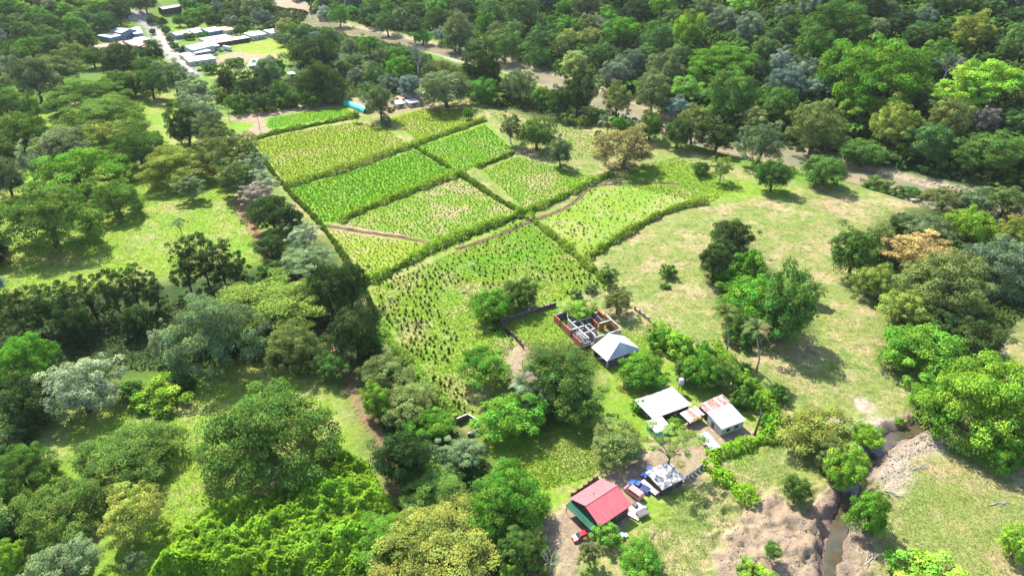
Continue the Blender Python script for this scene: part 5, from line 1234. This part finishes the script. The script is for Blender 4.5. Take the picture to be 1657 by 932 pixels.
def car(u0, v0, u1, v1, paintn, label, kind='hatch', L=4.2, group=None, cat='car', name='parked_car'):
    """rear pixel, front pixel on the ground"""
    a = hit(u0, v0); b_ = hit(u1, v1); ang = math.atan2(b_[1]-a[1], b_[0]-a[0]); cx, cy = (a[0]+b_[0])/2, (a[1]+b_[1])/2
    t = thing(name, label, cat, (cx, cy, ter1(cx, cy)+.02), ang, group); k = L/4.2; W_ = .86*min(k, 1.1); h = L/2
    def prof(p, wy, nm, m, tp=.0):
        n = len(p); zs = [q[1] for q in p]; zm, zM = min(zs), max(zs)
        f = lambda z: wy*(1-tp*(z-zm)/(zM-zm+1e-6))
        return MB().hull([(q[0], f(q[1]), q[1]) for q in p], [(q[0], -f(q[1]), q[1]) for q in p]).build(nm, m, t)
    pm = M[paintn]
    if kind == 'pickup':
        prof([(-h, .4), (-h, .98), (-h*.15, .98), (h*.52, 1.0), (h*.92, .9), (h, .7), (h, .38)], W_, 'body', pm, .06)
        prof([(-h*.14, .985), (-h*.05, 1.5), (h*.30, 1.5), (h*.55, 1.005)], W_*.9, 'windows', M['glass'], .16)
        prof([(-h*.07, 1.5), (-h*.05, 1.57), (h*.28, 1.57), (h*.31, 1.5)], W_*.78, 'roof_panel', pm, .1)
        MB().box(-h*.95, -h*.2, -W_*.8, W_*.8, .985, 1.0).build('load_bed', M['car_dark'], t)
        for s_ in (-1, 1): MB().box(-h*.98, -h*.18, s_*W_*.86-.05, s_*W_*.86+.05, .975, 1.12).build('bed_side', pm, t)
    elif kind == 'van':
        prof([(-h, .35), (-h, 1.75), (-h*.9, 1.95), (h*.45, 1.95), (h*.8, 1.1), (h, .95), (h, .35)], W_, 'body', pm, .1)
        prof([(h*.44, 1.86), (h*.49, 1.9), (h*.82, 1.16), (h*.78, 1.12)], W_*.86, 'windscreen', M['glass'])
        for s_ in (-1, 1): MB().box(-h*.85, h*.4, s_*W_*.955-.02, s_*W_*.955+.02, 1.2, 1.65).build('side_window', M['glass'], t)
    elif kind == 'box':
        prof([(-h, .9), (-h, 3.4), (h, 3.4), (h, .9)], 1.25, 'body', pm)
        MB().box(-h+.3, h-.3, -.5, .5, .6, .9).build('chassis', M['car_dark'], t)
    else:
        prof([(-h, .35), (-h, .85), (-h*.85, .95), (h*.45, .92), (h*.9, .75), (h, .6), (h, .33)], W_, 'body', pm, .08)
        prof([(-h*.86, .955), (-h*.62, 1.40), (h*.05, 1.42), (h*.46, .925)], W_*.9, 'windows', M['glass'], .2)
        prof([(-h*.64, 1.40), (-h*.58, 1.47), (h*.0, 1.48), (h*.06, 1.42)], W_*.76, 'roof_panel', pm, .12)
    wr = .34 if kind != 'box' else .5
    for sx in (-.62, .62):
        for sy in (-1, 1):
            w_ = MB().tube([(sx*h, sy*W_*.98-sy*.2, wr), (sx*h, sy*W_*1.0, wr)], wr, 12).build('wheel', M['tyre'], t); MB().tube([(sx*h, sy*W_*1.0, wr), (sx*h, sy*(W_+.015), wr)], wr*.55, 8).build('rim', M['chrome'], w_)
    if kind != 'box':
        for sy in (-1, 1): MB().box(h-.06, h+.02, sy*W_*.68-.14, sy*W_*.68+.14, .6, .74).build('headlight', M['chrome'], t)
    return t
car(947,867,931,873,'car_red','red car parked on the driveway below the green awning',L=4.0)
car(967,852,958,858,'car_blue','dark blue car mostly hidden under the green awning',L=3.8)
car(1044,795,1024,784,'car_blue','blue pickup truck with dark load bed between the red roof and the weathered shed','pickup',5.2,cat='pickup')
car(1036,808,1014,792,'car_pink','faded red van parked alongside the blue pickup','van',4.8,cat='van')
car(1052,762,1043,771,'car_blue','blue vehicle behind the weathered shed',L=3.8)
def box_thing(name, label, cat, u, v, ang, parts):
    x, y, z, s = hit(u, v); t = thing(name, label, cat, (x, y, z), R(ang))
    for nm, m, bx in parts: MB().box(*bx).build(nm, M[m], t)
    return t
box_thing('concrete_yard', 'pale concrete pad with a dark basin between the red house and the van', 'slab', 1031, 822, 34, [('slab', 'plaster', (-1.9,1.9,-1.2,1.2,-.3,.15)), ('basin', 'slab', (-.5,.5,.2,1.2,.18,.7)), ('kerb', 'concrete', (-1.9,1.9,-1.35,-1.2,-.3,.4))])
box_thing('flatbed_trailer', 'long white flatbed trailer beside the weathered shed', 'trailer', 1051, 792, -52, [('deck', 'plaster', (-2.6,2.6,-.8,.8,.7,.85)), ('axle', 'tyre', (-.3,.3,-.9,.9,.15,.65)), ('tailboard', 'plaster', (2.5,2.6,-.8,.8,.85,1.3)), ('drawbar', 'car_dark', (-3.6,-2.6,-.08,.08,.6,.72))])
box_thing('lumber_stack', 'white boards leaning at the lower corner of the red house', 'boards', 1025, 836, -40, [('board', 'plaster', (-1.5,1.5,-.55,-.05,.3,.4)), ('board', 'white_wall', (-1.3,1.4,.05,.5,.35,.45)), ('trestle', 'wood', (-.1,.1,-.6,.6,0,.3))])
box_thing('sheet_shelter', 'low dark blue-grey sheet shelter right of the white boards', 'shelter', 1039, 834, 30, [('roof_sheet', 'slab', (-1.4,1.4,-.9,.9,1.1,1.16)), ('post', 'wood', (-1.3,-1.2,-.8,-.7,-.2,1.1)), ('post', 'wood', (1.2,1.3,-.8,-.7,-.2,1.1)), ('post', 'wood', (-1.3,-1.2,.7,.8,-.2,1.1)), ('post', 'wood', (1.2,1.3,.7,.8,-.2,1.1))])
box_thing('storage_bin', 'white bin and grey tarpaulin heap at the lower wall of the red house', 'bin', 1008, 868, 25, [('bin', 'white_wall', (-.7,.1,-.5,.5,-.1,.9)), ('lid', 'blue_metal', (-.75,.15,-.55,.55,.9,.98)), ('heap', 'grey_metal', (.2,1.1,-.6,.4,-.1,.45))])
box_thing('stone_hut', 'tiny pale block at the edge of the pasture by the gravel bar', 'block', 1478, 327, 10, [('base', 'plaster', (-1.8,1.8,-1.2,1.2,-.3,1.4)), ('cap', 'palestone', (-2,2,-1.4,1.4,1.4,1.7))])
box_thing('log', 'short pale log lying in the grass right of the red house', 'log', 1057, 866, 60, [('trunk', 'wood', (-.9,.9,-.14,.14,0,.26)), ('end', 'palestone', (.9,.93,-.12,.12,.02,.24))])
car(361,80,376,84,'car_white','white box trailer parked at the edge of the village lawn','box',10,cat='trailer',name='box_trailer')
for i, (u_, v_, p_, lab) in enumerate([(343,81,'car_white','white car nearest the carport in the dirt car park'),(349,83,'car_dark','dark car beside the white car in the dirt car park'),(354,80,'car_white','second white car in the row of the dirt car park'),(358,84,'car_dark','dark car at the right end of the parked row'),(349,90,'car_grey','grey pickup standing apart in the dirt car park'),(336,84,'car_grey','grey car half under the carport')]):
    car(u_-2.2, v_+.6, u_+2.2, v_-.4, p_, lab, 'pickup' if 'pickup' in lab else 'hatch', 4.6, 'cars in the village car park')
car(272,91,268,86,'car_white','white car driving on the village road',L=4.6)
car(313,122,309,117,'car_white','white van at the lower end of the village road','van',5,cat='van')
car(320,116,327,115,'car_dark','dark car turning off at the lower end of the village road',L=4.5)
# white marker posts in the plot below the car park
rp = random.Random(4)
for i in range(22):
    u_ = 366+(i % 11)*4.2+rp.uniform(-1, 1); v_ = 112+(i//11)*5+rp.uniform(-1, 1); x, y, z, s = hit(u_, v_)
    tag(MB().box(-.25, .25, -.2, .2, -.2, 1.5).box(-.42, .42, -.3, .3, 1.5, 1.68).build('marker_post', M['white_wall']), 'small white post in the plot below the dirt car park', 'post', 'white posts below the car park').location = (x, y, z)
for i, (u_, v_, lab) in enumerate([(421,212,'utility pole at the dirt turning place'),(372,197,'utility pole where the dirt lane leaves the road'),(318,132,'utility pole at the end of the village road'),(246,66,'utility pole at the left kerb of the village road')]):
    x, y, z, s = hit(u_, v_); t = thing('utility_pole', lab, 'pole', (x, y, z)); MB().tube([(0, 0, -.3), (0, 0, 9.5)], [.17, .11], 7).build('post', M['concrete'], t)
    MB().box(-1.1, 1.1, -.06, .06, 8.6, 8.75).build('crossarm', M['wood'], t)
# driftwood and brush at the creek
for i, (u_, v_, a_, lab) in enumerate([(1488,757,20,'tangle of grey driftwood branches on the creek meadow'),(1446,800,-25,'fallen dark log across the creek gravel'),(1618,815,10,'scatter of pale brush at the right of the creek meadow'),(1412,905,30,'bleached brush pile beside the dense creek tree')]):
    x, y, z, s = hit(u_, v_); t = thing('driftwood', lab, 'driftwood', (x, y, z), R(a_)); t.scale = (.62,)*3; rr = random.Random(i+3)
    MB().tube([(-4.5, 0, .2), (0, .3, .35), (4, -.2, .2)], [.22, .18, .08], 6).build('branch', M['palebark' if i != 1 else 'bark'], t)
    for k in range(12):
        p0_ = Vector((rr.uniform(-3, 2.5), rr.uniform(-.8, .8), rr.uniform(.1, .5))); d_ = Vector((rr.uniform(.4, 1), rr.uniform(-.9, .9), rr.uniform(-.05, .3))).normalized()*rr.uniform(1.2, 3.2)
        MB().tube([p0_, p0_+d_*.5+Vector((0, 0, .15)), p0_+d_], [.09, .07, .03], 5).build('branch', M['palebark'], t)
# ------------------------------------------------------------- white cattle
def cow_mesh(graze):
    me = bpy.data.meshes.new('cow'); hz = .45 if graze else 1.5; hx = 1.42 if graze else 1.35
    V = [(0,0,1.12),(.55,0,1.14),(.86,0,1.24),(1.1,0,1.3 if not graze else .95),(hx,0,hz),(hx+.32,0,hz-.12),(-.5,0,1.15),(-.82,0,1.12),(-.95,0,.9),(-1.0,0,.5)]
    E = [(0,1),(1,2),(2,3),(3,4),(4,5),(0,6),(6,7),(7,8),(8,9)]
    rad = [.38,.37,.30,.2,.15,.09,.37,.26,.05,.035]
    for s in (-1, 1):
        b = len(V); V += [(.66,s*.2,.8),(.64,s*.2,.42),(.68,s*.2,.03),(-.72,s*.2,.82),(-.84,s*.2,.48),(-.76,s*.2,.03)]
        E += [(1,b),(b,b+1),(b+1,b+2),(6,b+3),(b+3,b+4),(b+4,b+5)]; rad += [.13,.075,.065,.16,.085,.065]
        b = len(V); V += [(hx-.06,s*.26,hz+.06)]; E += [(4,b)]; rad += [.04]
    V.append((.62,0,1.5)); E.append((1,len(V)-1)); rad.append(.14)       # hump
    me.from_pydata(V, E, []); o = bpy.data.objects.new('cow_tmp', me); col.objects.link(o)
    m = o.modifiers.new('s', 'SKIN'); m.use_smooth_shade = True
    for i, sv in enumerate(me.skin_vertices[0].data): sv.radius = (rad[i], rad[i]); sv.use_root = i == 0
    o.modifiers.new('d', 'SUBSURF').levels = 1
    dg = bpy.context.evaluated_depsgraph_get(); r_ = bpy.data.meshes.new_from_object(o.evaluated_get(dg)); bpy.data.objects.remove(o); r_.materials.clear(); r_.materials.append(M['hide']); return r_
M['hide'] = mat('white_hide', (.46, .44, .41), .8, noise=(2.5, (.36, .34, .31), .45, .7))
COW = [cow_mesh(False), cow_mesh(True)]
for i, (u_, v_, a_, g_, lab) in enumerate([(864,489,70,0,'white cow standing deepest in the shade by the garden wall tree'),(866.5,497,-30,0,'white cow at the right edge of the shade by the garden wall'),(860,499,10,0,'white cow broadside in the shade just behind the garden wall'),(847,500,150,0,'white cow at the left of the shaded herd'),(855.5,504,60,1,'white cow grazing right at the garden wall'),
  (663,464,100,0,'white cow standing alone at the left of the bush-dotted field'),(750,474,20,1,'white cow grazing among the bushes left of the vivid round tree'),(766,431,160,0,'white cow in the upper middle of the bush-dotted field'),(631,484,10,1,'white cow near the left fence of the bush-dotted field')]):
    x, y, z, s = hit(u_, v_); o = link('cow', COW[g_]); o.location = (x, y, z); o.rotation_euler = (0, 0, R(a_)); o.scale = (.68,)*3; tag(o, lab, 'cow', 'white cattle')
# ------------------------------------------------------------- the air
hm = bpy.data.materials.new('haze'); hm.use_nodes = True; t = hm.node_tree; t.nodes.clear(); ou = t.nodes.new('ShaderNodeOutputMaterial'); pv = t.nodes.new('ShaderNodeVolumePrincipled')
pv.inputs['Color'].default_value = (.93, .95, 1, 1); pv.inputs['Density'].default_value = .00003; pv.inputs['Anisotropy'].default_value = .2; t.links.new(pv.outputs[0], ou.inputs['Volume'])
o = MB().box(-2000, 2000, -60, 2700, -12, 700).build('haze', hm); o['kind'] = 'stuff'; o['label'] = 'thin pale haze over the whole valley'; o['category'] = 'haze'
